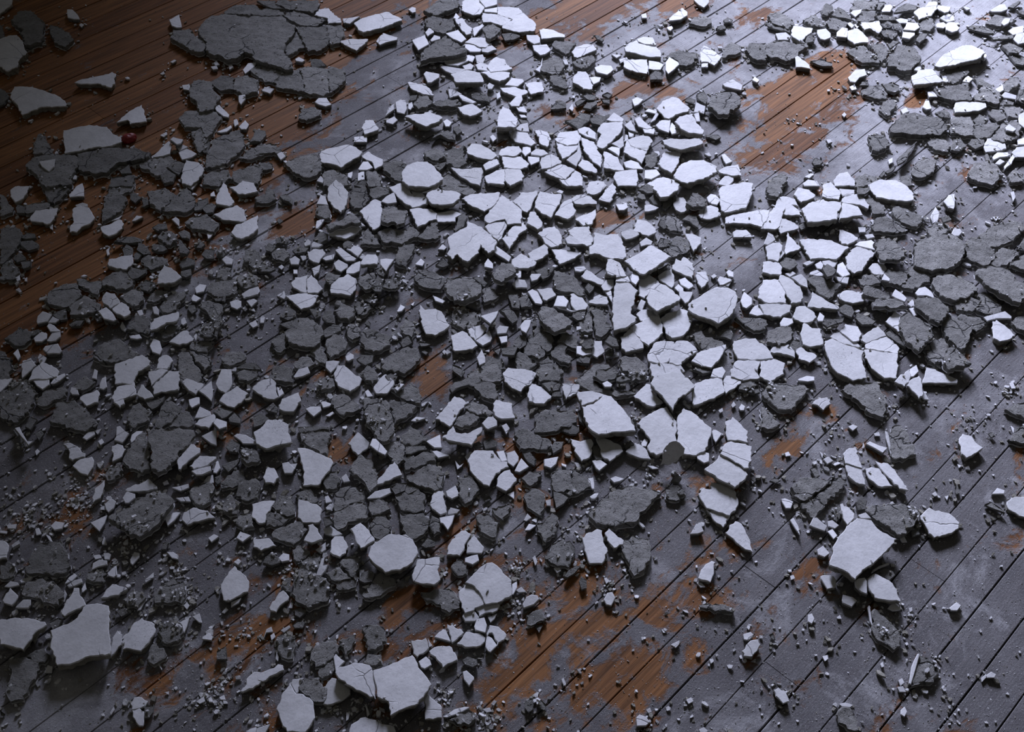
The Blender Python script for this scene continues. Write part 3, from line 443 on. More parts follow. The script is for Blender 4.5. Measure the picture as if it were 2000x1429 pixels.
w0 880,655,903,645,913,650,923,662,933,675,923,682,888,685,883,670|speckled block, white, peppered with black dots
g0 1154,604,1164,599,1179,602,1186,619,1194,640,1184,650,1176,657,1164,652,1161,627|mid-sized many-sided rough grey chunk below left of the tall standing slab
g0 1030,657,1050,637,1065,642,1081,660,1076,680,1068,685,1050,672,1033,667|mid-sized many-sided rough grey chunk, nearest above right of the clean round-ended slab
g0 895,932,916,929,931,944,931,959,923,977,908,982,898,967|mid-sized many-sided rough grey chunk below left of the cracked wheel slab
w0 1212,657,1229,642,1239,645,1257,672,1257,680,1222,687,1214,680|mid-sized many-sided white shard below the tall standing slab
w1 1780,149,1797,136,1822,134,1830,144,1845,159,1832,161,1807,164,1785,166,1782,159|white slab below brightest, thick, pointed left, upper right
w0 55,743,63,723,81,705,101,712,116,725,111,735,91,740,76,740|mid-sized many-sided white shard above right of the dull yellowed slab
w0 219,773,227,755,262,745,267,770,254,775,242,780,244,788,234,796,222,785|mid-sized many-sided white shard below the pale blunt slab
w0 428,783,436,770,463,753,486,768,479,778,458,796,443,793|mid-sized five-sided white shard above left of the bright blunt slab
g0 1118,914,1131,922,1146,929,1154,939,1156,949,1131,962,1111,969,1103,962,1121,952,1116,934|mid-sized many-sided rough grey chunk below the sooty slab
w0 1802,740,1810,717,1827,720,1853,733,1870,740,1870,748,1835,748,1802,748|mid-sized five-sided white shard above right of the rough block with white rim
w0 451,453,461,438,481,431,504,420,504,446,486,461,471,466,458,461|mid-sized many-sided white shard, second nearest above right of the small dark-specked triangle
g0 1911,577,1923,569,1943,584,1956,594,1956,607,1941,614,1918,609,1908,604,1916,587|mid-sized many-sided rough grey chunk, nearest below left of the thick tilted grey block
g0 458,151,484,146,504,156,501,179,479,184,456,174|mid-sized many-sided rough grey chunk below the biggest rough slab
g0 1048,1022,1063,1015,1078,1000,1091,1010,1086,1035,1065,1058,1050,1037|mid-sized many-sided rough grey chunk, second nearest above right of the large split slab
g0 360,433,370,425,395,418,411,423,426,438,418,451,395,448,375,446|mid-sized many-sided rough grey chunk above right of the small dark-specked triangle
w0 875,1065,883,1052,901,1035,921,1042,911,1058,906,1075,898,1085,873,1083|mid-sized five-sided white shard above right of the frilled shard
g0 558,24,578,20,612,32,640,38,616,50,586,48,570,40,558,32|mid-sized narrow rough grey chunk, nearest above right of the biggest rough slab
g0 1971,856,1984,836,2004,831,2024,846,2019,871,2004,866,1974,861|mid-sized five-sided rough grey chunk right of the thin right flake
w0 1694,670,1734,655,1744,665,1757,680,1754,690,1691,680,1689,675|mid-sized narrow white shard right of the great cracked slab
g0 1742,413,1747,403,1762,405,1787,415,1802,420,1805,428,1792,441,1770,436,1752,428|mid-sized many-sided rough grey chunk below right of the clean slab at right
g0 790,904,795,891,835,881,853,889,850,899,830,906,810,914,792,916|thick dark block, rough grey beside cracks
w0 1050,456,1060,446,1083,441,1093,451,1098,466,1098,476,1091,481,1076,483,1065,476,1060,466|mid-sized many-sided white shard, second nearest left of the wide slab above tilted square
w0 1480,594,1508,592,1545,594,1543,609,1525,619,1510,619,1492,614|mid-sized many-sided white shard above right of the pitted cracked plate
w1 1317,237,1327,227,1350,222,1360,237,1375,257,1373,262,1345,259,1330,252|mid-sized raised many-sided white shard below right of the broad five-sided slab
w0 355,1015,358,1000,378,990,403,997,421,1010,393,1017,365,1025|mid-sized many-sided white shard right of the broad dark wedge
w1 1275,368,1282,355,1297,347,1315,350,1327,357,1325,370,1315,375,1307,383,1290,385|mid-sized raised many-sided white shard below left of the broad slab right of centre
w0 1237,773,1247,763,1262,748,1270,750,1275,763,1285,775,1295,785,1280,793,1270,793,1254,785|mid-sized four-sided white shard left of the raised pointed slab
g1 744,423,747,410,752,400,770,398,777,408,795,410,790,433,775,438,770,431,747,431|mid-sized raised many-sided rough grey chunk below left of the pale star-edged slab
w1 1292,272,1307,270,1365,270,1373,275,1373,280,1353,287,1332,292,1307,287,1297,282|mid-sized raised narrow white shard above the broad slab right of centre
g0 398,338,446,330,453,350,441,353,428,363,395,360|mid-sized five-sided rough grey chunk right of the long dark tongue
w0 416,418,438,408,463,400,476,408,481,428,476,433,453,431,433,428|mid-sized many-sided white shard, nearest above right of the small dark-specked triangle
w0 1202,335,1244,330,1247,348,1244,363,1207,363,1199,348|mid-sized five-sided white shard below right of the tall centre wedge
g0 931,1005,953,1002,974,1017,971,1035,961,1047,938,1037|mid-sized many-sided rough grey chunk above the large split slab
w0 1873,861,1880,846,1898,851,1906,864,1921,874,1908,884,1888,894,1878,886|thin right flake, white, almost flat, alone on grey boards
w0 492,984,513,977,538,977,533,987,520,1005,518,1020,505,1022,492,1010|mid-sized many-sided white shard below left of the tall fractured slab
g0 830,35,843,30,885,40,890,50,878,58,868,65,848,58,832,50|mid-sized many-sided rough grey chunk above the peaked grey slab
w1 118,1192,128,1177,139,1162,144,1147,154,1147,156,1162,166,1177,169,1182,149,1190,126,1203,118,1197|mid-sized raised many-sided white shard above the large smooth corner slab
u0 1290,906,1295,884,1302,871,1320,861,1338,874,1330,889,1322,899,1305,906|dark curved shard standing on edge against the split heart slab
g0 8,660,23,650,35,637,53,645,76,642,71,650,60,655,48,672,28,675,18,667|mid-sized many-sided rough grey chunk above the dull yellowed slab
w0 1285,320,1292,302,1300,295,1330,295,1325,320,1312,338,1292,327|mid-sized five-sided white shard left of the broad slab right of centre
g0 540,1243,553,1238,568,1238,578,1258,573,1278,563,1286,550,1281,543,1260|mid-sized many-sided rough grey chunk above the bell shaped slab
w0 800,408,817,405,843,408,853,415,853,428,838,431,830,438,815,443|mid-sized many-sided white shard below the pale star-edged slab
g0 631,332,651,330,676,343,681,360,631,363|mid-sized five-sided rough grey chunk below the stained five-sided slab
g0 762,780,777,783,797,788,815,793,805,806,782,818,770,826,767,808|mid-sized four-sided rough grey chunk above right of the tall rough block
w0 1108,451,1121,443,1151,441,1159,468,1156,478,1146,481,1131,473,1118,461|mid-sized many-sided white shard, nearest left of the wide slab above tilted square
w0 1030,768,1038,748,1058,755,1078,773,1076,778,1063,788,1045,788,1033,783|mid-sized many-sided white shard below right of the clean round-ended slab
w0 1113,856,1134,861,1154,856,1159,864,1156,884,1151,894,1136,901,1126,886|mid-sized many-sided white shard below left of the sooty slab
g0 1212,713,1217,695,1247,698,1262,710,1259,725,1232,730|mid-sized many-sided rough grey chunk above left of the raised pointed slab
w0 1494,425,1511,405,1534,405,1529,420,1524,441,1514,448,1486,446,1491,438|mid-sized many-sided white shard below right of the upright four-sided slab
w1 974,222,981,207,994,212,1011,234,1009,247,1004,249,969,249|mid-sized raised many-sided white shard below right of the thick trapezoid block
g0 1636,1394,1644,1379,1661,1381,1676,1407,1676,1424,1656,1422,1639,1409|mid-sized many-sided rough grey chunk below left of the boot shaped chunk
w0 558,579,576,574,596,572,623,577,616,589,606,599,588,604,576,594|mid-sized five-sided white shard above the wide cracked chunk
g0 636,665,651,652,666,655,679,667,676,677,661,690,644,698,639,682|mid-sized many-sided rough grey chunk below right of the wide cracked chunk
w0 880,327,903,330,941,327,943,338,938,363,923,358,898,345|mid-sized many-sided white shard right of the pale star-edged slab
g0 -5,685,5,685,23,700,23,715,18,738,-5,738|mid-sized five-sided rough grey chunk above the dull yellowed slab
g0 1780,335,1790,317,1812,307,1830,312,1825,335,1805,345,1787,343|mid-sized many-sided rough grey chunk above right of the clean slab at right
g0 530,987,545,967,560,967,576,984,576,1002,560,1007,538,997|mid-sized many-sided rough grey chunk below left of the tall fractured slab
g0 722,1022,729,1012,752,1005,759,1015,762,1037,749,1045,734,1050,727,1040|mid-sized many-sided rough grey chunk above left of the large bare slab
g0 868,295,898,287,906,282,906,307,913,317,895,327,870,317|mid-sized many-sided rough grey chunk above right of the pale star-edged slab
g0 71,778,83,765,121,753,131,763,121,775,91,791,73,788|mid-sized narrow rough grey chunk right of the dull yellowed slab
w1 880,144,911,136,938,141,946,159,943,161,890,161|thick trapezoid block, white, stacked on another, dark thick front edge
g0 827,20,838,13,858,0,895,0,895,13,863,25,850,30,835,25|mid-sized narrow rough grey chunk above the peaked grey slab
g0 749,330,747,317,767,312,787,312,795,322,785,338,785,353,770,350|mid-sized many-sided rough grey chunk left of the pale star-edged slab
g0 684,380,689,365,714,365,722,390,707,405,691,408,684,395|mid-sized many-sided rough grey chunk below right of the stained five-sided slab
w1 684,1032,704,1020,717,1032,732,1055,712,1068,704,1070,694,1050|mid-sized raised four-sided white shard above left of the large bare slab
g0 1353,652,1370,645,1378,657,1411,665,1416,675,1385,685,1370,680,1363,670|mid-sized many-sided rough grey chunk below the big peeled slab
w0 1936,640,1938,627,1946,624,1963,635,1984,655,1974,662,1953,667,1941,660|mid-sized many-sided white shard below the thick tilted grey block
g0 762,755,782,760,802,745,822,770,820,788,807,785,782,775|mid-sized many-sided rough grey chunk above right of the tall rough block
g0 312,597,322,579,343,572,360,567,360,579,343,604,327,612,315,604|mid-sized many-sided rough grey chunk below the small dark-specked triangle
g0 1297,488,1305,483,1317,463,1330,461,1345,468,1348,478,1343,491,1330,496,1317,501|mid-sized many-sided rough grey chunk right of the clean tilted square
w0 963,788,969,780,1001,788,1006,816,979,818,966,811|mid-sized many-sided white shard below left of the clean round-ended slab
g0 1654,101,1666,93,1686,86,1707,106,1719,121,1699,121,1684,121|mid-sized four-sided rough grey chunk left of the white slab below brightest
w0 145,161,161,154,212,144,219,140,227,144,223,154,224,161,217,171,196,164,176,164,159,164|arrowhead shard on brown boards, thin white piece with a long point
g0 525,738,535,715,555,710,573,720,571,745,545,743|mid-sized five-sided rough grey chunk below left of the wide cracked chunk
w0 830,1404,830,1354,838,1356,863,1381,863,1401|mid-sized five-sided white shard below right of the largest bottom slab
g0 782,851,802,831,815,838,835,856,825,861,805,871,785,864|mid-sized five-sided rough grey chunk above the thick dark block
w0 1134,267,1161,277,1169,295,1176,305,1174,327,1156,312,1139,292|mid-sized five-sided white shard below left of the tall centre wedge
w0 1000,393,1020,375,1050,373,1050,380,1043,390,1038,403,1030,415,1023,413,1010,400|mid-sized four-sided white shard below left of the low centre slab
w1 790,227,807,222,822,222,840,217,865,229,858,237,832,247|notched boat shaped shard, white, two raised tips, on grey boards
w0 911,290,921,280,941,282,966,297,971,305,961,312,943,310,913,300|mid-sized narrow white shard right of the pale star-edged slab
w0 893,1255,911,1233,936,1235,948,1245,946,1253,931,1263,908,1263,893,1258|mid-sized many-sided white shard below the large split slab
g0 1946,491,1958,483,1979,486,1994,491,1971,511,1966,516,1943,519,1936,514,1943,504|mid-sized many-sided rough grey chunk above the thick tilted grey block
w0 58,425,68,410,96,408,113,405,111,418,98,436,91,438,73,433,60,431|mid-sized five-sided white shard below the olive slab carrying white chip
w0 1863,209,1870,194,1903,199,1923,199,1928,209,1911,217,1878,219,1865,219|flat bar at upper right, white four-sided bar
g0 640,133,646,129,673,137,675,153,671,159,657,173,644,181,642,161|mid-sized five-sided rough grey chunk right of the cracked plate under biggest slab
w0 1709,899,1722,904,1734,904,1747,916,1762,937,1775,957,1757,954,1732,929,1717,911|mid-sized narrow white shard below the rough block with white rim
w0 421,750,431,720,453,720,453,750,441,768,426,760|mid-sized many-sided white shard right of the diagonal cracked square
g0 938,728,943,712,974,707,979,725,976,743,943,743|mid-sized many-sided rough grey chunk, nearest left of the clean round-ended slab
g0 1903,262,1903,242,1946,237,1953,244,1933,267,1911,270|mid-sized many-sided rough grey chunk, nearest below right of the flat bar at upper right
w0 1249,544,1267,534,1287,549,1285,556,1270,567,1267,574,1259,582,1247,577,1247,564|mid-sized five-sided white shard above left of the blunt grey-white slab
g0 1302,111,1312,101,1327,96,1348,101,1363,103,1365,111,1353,121,1340,128,1330,126,1322,116|mid-sized many-sided rough grey chunk left of the tilted wedge
w0 1083,272,1093,257,1134,254,1134,272,1126,282,1108,285,1088,277|mid-sized many-sided white shard left of the tall centre wedge
g0 1901,189,1913,179,1921,166,1953,179,1956,194,1946,202,1926,196,1906,194|mid-sized many-sided rough grey chunk above right of the flat bar at upper right
g0 1055,136,1060,118,1076,111,1093,111,1103,128,1093,144,1071,141|mid-sized many-sided rough grey chunk below right of the large top slab
g0 252,632,267,614,292,619,292,650,287,652,264,645,247,642|mid-sized five-sided rough grey chunk above the pale blunt slab
w0 1312,524,1320,504,1330,509,1335,501,1355,514,1355,536,1353,544,1330,534|mid-sized many-sided white shard above right of the blunt grey-white slab
w0 641,458,651,446,669,438,702,441,707,446,686,461,676,466,659,463|mid-sized many-sided white shard above the dusty broad slab
g0 1722,541,1734,524,1762,529,1777,534,1772,544,1757,556,1742,551,1727,549|mid-sized five-sided rough grey chunk below the rounded grey chunk beside largest
g0 96,48,121,53,144,76,128,91,108,83,101,68|mid-sized five-sided rough grey chunk right of the brownish slab near corner
g1 961,536,979,511,999,514,1014,524,1001,536,979,549|mid-sized raised many-sided rough grey chunk below right of the large spiky slab
w0 227,239,252,217,277,204,287,237,254,242,249,234|stepped shard on brown boards, small white piece with a notched lower edge
w0 901,20,903,3,911,-3,936,0,948,13,938,28,926,30,911,25|mid-sized many-sided white shard above left of the large top slab
w0 1689,914,1702,911,1717,914,1732,934,1744,949,1714,949,1696,932|mid-sized five-sided white shard right of the jagged upright shard
g0 489,137,497,129,528,135,546,139,556,147,536,155,536,161,515,157,501,147|mid-sized many-sided rough grey chunk below right of the biggest rough slab
w0 646,1055,654,1047,671,1047,681,1068,676,1080,664,1088,644,1078|mid-sized many-sided white shard left of the large bare slab
g0 752,866,772,859,790,869,787,889,775,906,754,881|mid-sized many-sided rough grey chunk above left of the thick dark block
g0 772,511,777,478,797,476,810,476,807,488,792,519,780,516|mid-sized five-sided rough grey chunk left of the large spiky slab
g0 883,630,883,612,888,599,913,602,916,622,913,637,906,642,895,637|mid-sized five-sided rough grey chunk above the speckled block
g0 1500,360,1510,345,1528,337,1540,345,1533,355,1525,365,1528,375,1518,383,1500,380|mid-sized many-sided rough grey chunk right of the upright four-sided slab
w1 307,546,312,531,320,516,338,526,348,534,355,541,340,551,322,554,307,554|small dark-specked triangle, white, left of centre
w0 979,305,1016,305,1034,320,1029,327,1011,330,984,327|mid-sized many-sided white shard, second nearest left of the low centre slab
w1 345,904,348,894,373,866,390,874,390,884,373,896,353,916,348,916|mid-sized raised narrow white shard below right of the great dark slab
w0 1548,619,1555,599,1573,597,1588,607,1596,619,1588,627,1571,630,1553,624|mid-sized many-sided white shard, second nearest above left of the great cracked slab
g0 1963,798,1979,788,2004,783,2019,801,2014,821,1994,811|mid-sized five-sided rough grey chunk above right of the thin right flake
w0 1219,118,1227,116,1264,116,1267,134,1264,144,1244,141,1227,136,1219,131|curved slab under ridged slab, white, with thick curved edge
g0 926,755,941,743,966,748,971,765,966,780,946,775|mid-sized many-sided rough grey chunk, second nearest left of the clean round-ended slab
g0 1076,685,1091,665,1111,672,1103,685,1118,700,1111,710,1091,703,1078,695|mid-sized many-sided rough grey chunk, second nearest above right of the clean round-ended slab
g0 1976,627,1994,617,2019,617,2024,642,2004,650,1986,640|mid-sized many-sided rough grey chunk below right of the thick tilted grey block
w0 984,919,996,916,1009,934,1001,947,989,959,969,949,971,934|mid-sized many-sided white shard below right of the cracked wheel slab
w0 1636,574,1649,567,1666,567,1679,572,1689,569,1694,577,1686,589,1666,592,1651,589,1641,584|mid-sized many-sided white shard below right of the smooth diamond slab
w0 980,466,1000,443,1023,433,1030,446,1015,456,1005,471,995,486|mid-sized many-sided white shard right of the large spiky slab
w0 679,866,699,843,709,851,722,864,717,876,699,889,686,876|mid-sized five-sided white shard below left of the tall rough block
w0 946,443,958,433,986,431,991,441,984,453,981,463,974,471,958,458|mid-sized five-sided white shard above right of the large spiky slab
w0 1578,599,1586,569,1608,582,1626,592,1639,599,1639,604,1618,602,1596,602|mid-sized four-sided white shard above the great cracked slab
w0 545,796,550,778,563,773,583,765,588,783,578,796,573,803,555,803,545,798|mid-sized five-sided white shard above right of the bright blunt slab
g0 1838,136,1855,131,1893,134,1890,144,1870,159,1863,164,1850,159,1848,141|mid-sized many-sided rough grey chunk below left of the brightest long slab
g0 858,363,878,355,908,357,931,375,926,380,911,380,890,373,863,370|mid-sized narrow rough grey chunk below right of the pale star-edged slab
g0 1865,594,1873,582,1895,579,1916,587,1908,602,1888,609,1870,604|mid-sized many-sided rough grey chunk, second nearest below left of the thick tilted grey block
g0 1458,96,1463,83,1496,83,1496,116,1479,116,1466,108|mid-sized many-sided rough grey chunk left of the wide cracked grey slab
g0 431,942,458,914,474,916,479,932,461,947,433,952|mid-sized many-sided rough grey chunk below left of the bright blunt slab
w0 1063,335,1096,320,1123,330,1106,350,1096,350,1076,343|mid-sized five-sided white shard above left of the low centre slab
g0 664,1094,681,1084,699,1084,699,1109,694,1132,681,1117,666,1104|mid-sized many-sided rough grey chunk left of the large bare slab
w0 1076,486,1096,486,1126,491,1136,496,1118,506,1106,511,1093,516,1086,506|mid-sized five-sided white shard left of the wide slab above tilted square
g0 558,87,574,69,582,60,590,71,594,87,596,93,582,95,574,103,564,109,558,107|mid-sized many-sided rough grey chunk right of the biggest rough slab
g0 327,828,353,801,370,803,378,826,368,833|mid-sized five-sided rough grey chunk above right of the great dark slab
w0 843,974,848,959,865,959,873,1000,860,1005,840,987|mid-sized five-sided white shard below right of the thick dark block
w0 737,937,754,916,770,901,777,909,785,927,759,939,734,947|mid-sized five-sided white shard below left of the thick dark block
g0 1436,619,1461,619,1494,622,1501,632,1496,642,1474,645,1453,632|mid-sized narrow rough grey chunk above the pitted cracked plate
g0 638,48,667,48,673,62,667,77,663,83,644,87,642,75,638,64|mid-sized many-sided rough grey chunk above left of the kite shaped white shard
g0 1870,619,1878,612,1903,617,1931,627,1923,635,1908,647,1893,635,1878,627|mid-sized five-sided rough grey chunk, nearest below left of the thick tilted grey block
g0 411,159,431,146,458,151,456,174,431,176,421,169|mid-sized five-sided rough grey chunk below left of the biggest rough slab
g0 232,579,267,559,277,572,280,584,272,594,259,597,244,587|mid-sized many-sided rough grey chunk right of the six-sided pale tile
w0 1237,451,1244,428,1264,431,1282,446,1282,453,1267,461,1254,458|mid-sized many-sided white shard above the clean tilted square
g0 5,516,23,504,35,524,38,531,25,544,0,544|mid-sized five-sided rough grey chunk, second nearest below left of the olive slab carrying white chip
g0 885,831,895,813,911,801,926,806,938,816,928,826,903,833|mid-sized many-sided rough grey chunk below right of the leaning oblong
w0 1000,506,1018,494,1028,499,1048,511,1045,519,1033,524,1015,524,1000,521|mid-sized five-sided white shard right of the large spiky slab
g0 68,275,78,259,88,264,96,282,103,295,96,300,65,300|mid-sized many-sided rough grey chunk above left of the olive slab carrying white chip
g0 275,506,290,496,302,499,327,504,325,516,295,526,285,519|mid-sized five-sided rough grey chunk above left of the small dark-specked triangle
g0 1696,270,1702,262,1727,262,1739,280,1732,287,1717,295,1704,292|mid-sized many-sided rough grey chunk below left of the long ledge of grey
w0 212,506,227,504,259,496,259,514,247,526,239,526,212,519|mid-sized five-sided white shard above the six-sided pale tile
w0 1179,327,1179,295,1194,300,1207,307,1219,332,1199,332|mid-sized five-sided white shard below the tall centre wedge
w1 1646,395,1661,398,1676,403,1686,420,1661,423,1639,428,1639,418|mid-sized raised four-sided white shard right of the cracked bridge slab
w0 1083,420,1101,393,1116,388,1121,405,1126,410,1121,420,1108,428|mid-sized five-sided white shard below the low centre slab
g0 1500,28,1520,20,1545,35,1550,45,1540,55,1508,43|mid-sized many-sided rough grey chunk above the wide cracked grey slab
w0 1118,154,1128,139,1144,139,1151,149,1159,166,1156,174,1139,174,1131,166,1118,161|mid-sized many-sided white shard left of the curved slab under ridged slab
w0 1368,106,1373,88,1390,96,1411,111,1395,128,1383,121,1370,121|tilted wedge, white piece casting deep shadow near orange boards
w0 421,395,428,370,436,355,443,365,453,388,458,395,448,403,433,400,423,398|mid-sized four-sided white shard above right of the small dark-specked triangle
w0 729,758,739,743,754,730,770,743,770,750,757,768,734,768|mid-sized many-sided white shard above the tall rough block
w1 1186,506,1194,504,1209,511,1217,524,1224,539,1204,541,1186,534,1184,521|mid-sized raised many-sided white shard below the wide slab above tilted square
g0 431,698,441,687,469,685,481,695,479,700,448,715,436,710|mid-sized many-sided rough grey chunk right of the diagonal cracked square
w0 1646,886,1659,874,1671,874,1676,881,1684,914,1651,904|mid-sized many-sided white shard above the jagged upright shard
g0 393,587,411,587,438,592,433,607,428,614,406,612,390,599|mid-sized many-sided rough grey chunk below right of the small dark-specked triangle
g0 1686,184,1684,174,1699,166,1724,166,1734,184,1732,191,1714,191,1694,186|mid-sized many-sided rough grey chunk above left of the long ledge of grey
g0 476,506,479,488,499,486,511,501,509,526,494,521|mid-sized many-sided rough grey chunk above left of the wide cracked chunk
w0 1224,272,1252,264,1270,267,1275,275,1264,295,1232,285|mid-sized many-sided white shard right of the tall centre wedge
g0 287,1286,295,1258,302,1253,327,1278,317,1286,300,1296,290,1291|mid-sized five-sided rough grey chunk below right of the peeling shard
g0 651,607,666,589,689,597,691,617,681,624,664,622|mid-sized many-sided rough grey chunk below the dusty broad slab
w0 986,330,1016,330,1024,345,1021,353,996,363,986,353|mid-sized many-sided white shard, nearest left of the low centre slab
w0 1217,297,1224,272,1232,285,1264,295,1254,320,1242,310|mid-sized notched white shard below right of the tall centre wedge
w1 1126,770,1128,763,1151,763,1181,770,1159,785,1136,791|mid-sized raised many-sided white shard above left of the sooty slab
w0 1641,647,1651,632,1666,635,1676,637,1684,652,1679,665,1666,667,1654,657|mid-sized many-sided white shard above the great cracked slab
g0 1487,791,1500,801,1525,828,1510,836,1487,833|mid-sized five-sided rough grey chunk above right of the stained box slab
w1 292,642,300,622,327,614,348,607,350,619,345,627,325,630,305,642,295,645|mid-sized raised narrow white shard below the small dark-specked triangle
w0 1689,652,1714,635,1734,655,1727,657,1691,670,1681,665,1681,655|mid-sized five-sided white shard above right of the great cracked slab
w0 1510,425,1520,423,1545,431,1560,441,1560,446,1543,451,1525,456|mid-sized five-sided white shard left of the cracked bridge slab
g0 1005,703,1015,685,1033,698,1048,710,1030,723,1010,720|mid-sized five-sided rough grey chunk above the clean round-ended slab
w0 994,259,1001,254,1031,259,1047,280,1037,285,1006,277|mid-sized many-sided white shard above left of the low centre slab
w0 448,365,461,363,474,352,496,357,504,373,479,380,463,378|mid-sized many-sided white shard left of the stained five-sided slab
g0 373,257,395,247,406,267,403,277,390,297,383,285|mid-sized five-sided rough grey chunk right of the stepped shard on brown boards
w0 141,909,156,896,179,891,184,899,181,911,171,927,151,919|mid-sized many-sided white shard above left of the broad dark wedge
w0 1785,23,1797,15,1807,13,1815,3,1830,3,1830,18,1820,30,1802,35,1795,38,1790,30|mid-sized many-sided white shard above left of the brightest long slab
w0 1490,511,1500,509,1520,511,1530,521,1525,536,1505,536,1490,531|mid-sized many-sided white shard, second nearest left of the smooth diamond slab
g0 878,1404,893,1389,916,1384,931,1394,923,1407,893,1412|mid-sized many-sided rough grey chunk below right of the largest bottom slab
w0 1651,909,1654,906,1684,916,1691,947,1671,942,1656,929|jagged upright shard, white, long, beside two grey-white strips
w0 951,131,958,118,969,111,986,116,991,126,1001,134,979,139,958,141|mid-sized five-sided white shard above right of the thick trapezoid block
g0 1563,982,1583,974,1611,984,1596,1005,1591,1010,1576,1000|mid-sized five-sided rough grey chunk below the split grey plate
g0 631,932,639,919,656,919,666,929,664,942,651,954,634,947|mid-sized many-sided rough grey chunk, nearest below right of the tall fractured slab
w0 1606,383,1608,360,1623,355,1636,368,1644,375,1639,390,1621,388|mid-sized five-sided white shard above the cracked bridge slab
w0 1495,481,1510,473,1523,473,1528,483,1520,511,1500,506|mid-sized many-sided white shard, nearest left of the smooth diamond slab
w0 1921,287,1928,270,1943,270,1963,280,1966,290,1948,295,1926,297|mid-sized many-sided white shard below right of the flat bar at upper right
w0 1641,393,1651,383,1674,378,1686,385,1699,400,1696,408,1679,400,1661,398,1646,398|mid-sized many-sided white shard right of the cracked bridge slab
w0 802,1250,815,1248,832,1245,838,1265,827,1276,815,1283,807,1276|mid-sized five-sided white shard, nearest above right of the largest bottom slab
g0 239,1170,252,1157,272,1155,285,1165,270,1185,249,1182|mid-sized many-sided rough grey chunk above the peeling shard
g0 217,345,262,340,257,363,212,363|mid-sized four-sided rough grey chunk below right of the long dark tongue
g0 719,990,722,977,747,974,764,992,747,1000,727,1005|small five-sided rough grey chunk above the large bare slab
w0 941,25,971,28,1001,38,981,50,963,45,958,43,943,43|large top slab, white with faint cracks, at the top beside orange boards
w0 469,1349,481,1336,481,1326,496,1311,514,1313,511,1331,494,1344,474,1351|small many-sided white shard above left of the bell shaped slab
w0 1628,353,1639,338,1656,335,1671,355,1669,363,1631,363|small many-sided white shard above right of the cracked bridge slab
w0 946,345,969,332,986,330,986,360,953,358|small five-sided white shard above the large spiky slab
w0 911,1058,926,1045,946,1068,941,1080,911,1080|small five-sided white shard above left of the large split slab
g0 815,461,832,446,845,431,855,433,855,446,860,458,855,463,830,466|small many-sided rough grey chunk left of the large spiky slab
g0 908,796,923,783,948,791,963,806,953,813,933,808|small many-sided rough grey chunk right of the leaning oblong
g0 1810,277,1817,267,1843,270,1858,282,1853,295,1827,292|small many-sided rough grey chunk below right of the long ledge of grey
g0 433,992,448,964,471,979,461,1002,443,1002|small five-sided rough grey chunk, second nearest above the lone bottom-left shard
g0 520,1012,525,997,545,1002,565,1010,555,1020,535,1027,520,1025|small five-sided rough grey chunk below left of the tall fractured slab
g1 471,896,471,871,494,876,504,886,504,901,484,906|small raised many-sided rough grey chunk below left of the bright blunt slab
w0 244,957,259,947,277,942,290,934,307,949,307,954,282,959,257,959|small narrow white shard above the broad dark wedge
w0 500,1316,520,1308,535,1303,543,1296,553,1298,555,1308,535,1318,513,1331,503,1328|small narrow white shard above left of the bell shaped slab
w0 1363,420,1373,405,1388,400,1403,405,1408,420,1388,428,1378,428,1368,425|small many-sided white shard below left of the upright four-sided slab
w0 1656,60,1674,55,1686,63,1696,76,1696,83,1684,83,1669,86,1656,76|small many-sided white shard right of the wide cracked grey slab
w0 1057,307,1077,300,1092,307,1097,317,1077,327,1057,330,1054,317|small many-sided white shard, nearest above left of the low centre slab
w0 1116,101,1123,91,1141,86,1159,86,1166,96,1151,103,1128,113,1121,111|small many-sided white shard left of the curved slab under ridged slab
g1 1159,735,1171,720,1196,715,1207,725,1202,738,1176,743|small raised many-sided rough grey chunk above the sooty slab
g0 1023,687,1030,667,1045,670,1063,682,1065,692,1053,700|small many-sided rough grey chunk, nearest above right of the clean round-ended slab
g0 0,1102,15,1094,30,1097,30,1112,20,1127,0,1129|small many-sided rough grey chunk above the dull slab at left edge
g0 1661,15,1671,0,1717,0,1709,18,1689,18,1666,20|small narrow rough grey chunk above right of the wide cracked grey slab
w0 1513,403,1525,395,1548,400,1560,410,1563,420,1535,420,1520,415|small many-sided white shard, nearest left of the cracked bridge slab
w1 1770,753,1780,740,1795,733,1800,740,1802,755,1802,773,1795,778,1782,763|small raised many-sided white shard above the rough block with white rim
w0 1363,1129,1378,1102,1390,1094,1398,1097,1395,1112,1388,1137,1370,1132|small coffin shaped shard, white, tall, on brown patched boards
w0 196,443,212,438,234,428,242,436,239,446,227,456,212,461,199,453|small many-sided white shard below the long dark tongue
g0 149,544,164,544,176,549,196,546,199,559,191,574,181,572,169,562,156,556|small many-sided rough grey chunk above left of the six-sided pale tile
w0 1222,881,1232,871,1247,866,1262,876,1272,896,1257,896,1237,889|small many-sided white shard below left of the split heart slab
g1 1704,589,1717,582,1742,582,1764,589,1772,597,1752,599,1727,597,1707,597|small raised narrow rough grey chunk, second nearest below the rounded grey chunk beside largest
w0 123,866,136,864,151,871,166,884,166,891,141,899,134,894,134,879|small many-sided white shard below right of the dull yellowed slab
g0 860,343,878,340,903,353,913,363,860,363|small five-sided rough grey chunk right of the pale star-edged slab
g0 946,720,953,695,979,698,991,720|small four-sided rough grey chunk above left of the clean round-ended slab
w0 1146,378,1144,368,1151,355,1166,352,1181,355,1186,363,1174,375,1161,380|small many-sided white shard right of the low centre slab
w0 330,667,353,647,365,645,380,660,378,665,368,670,345,672|small many-sided white shard above the diagonal cracked square
w0 800,355,845,355,845,363,825,375,807,383,802,373|small four-sided white shard below the pale star-edged slab
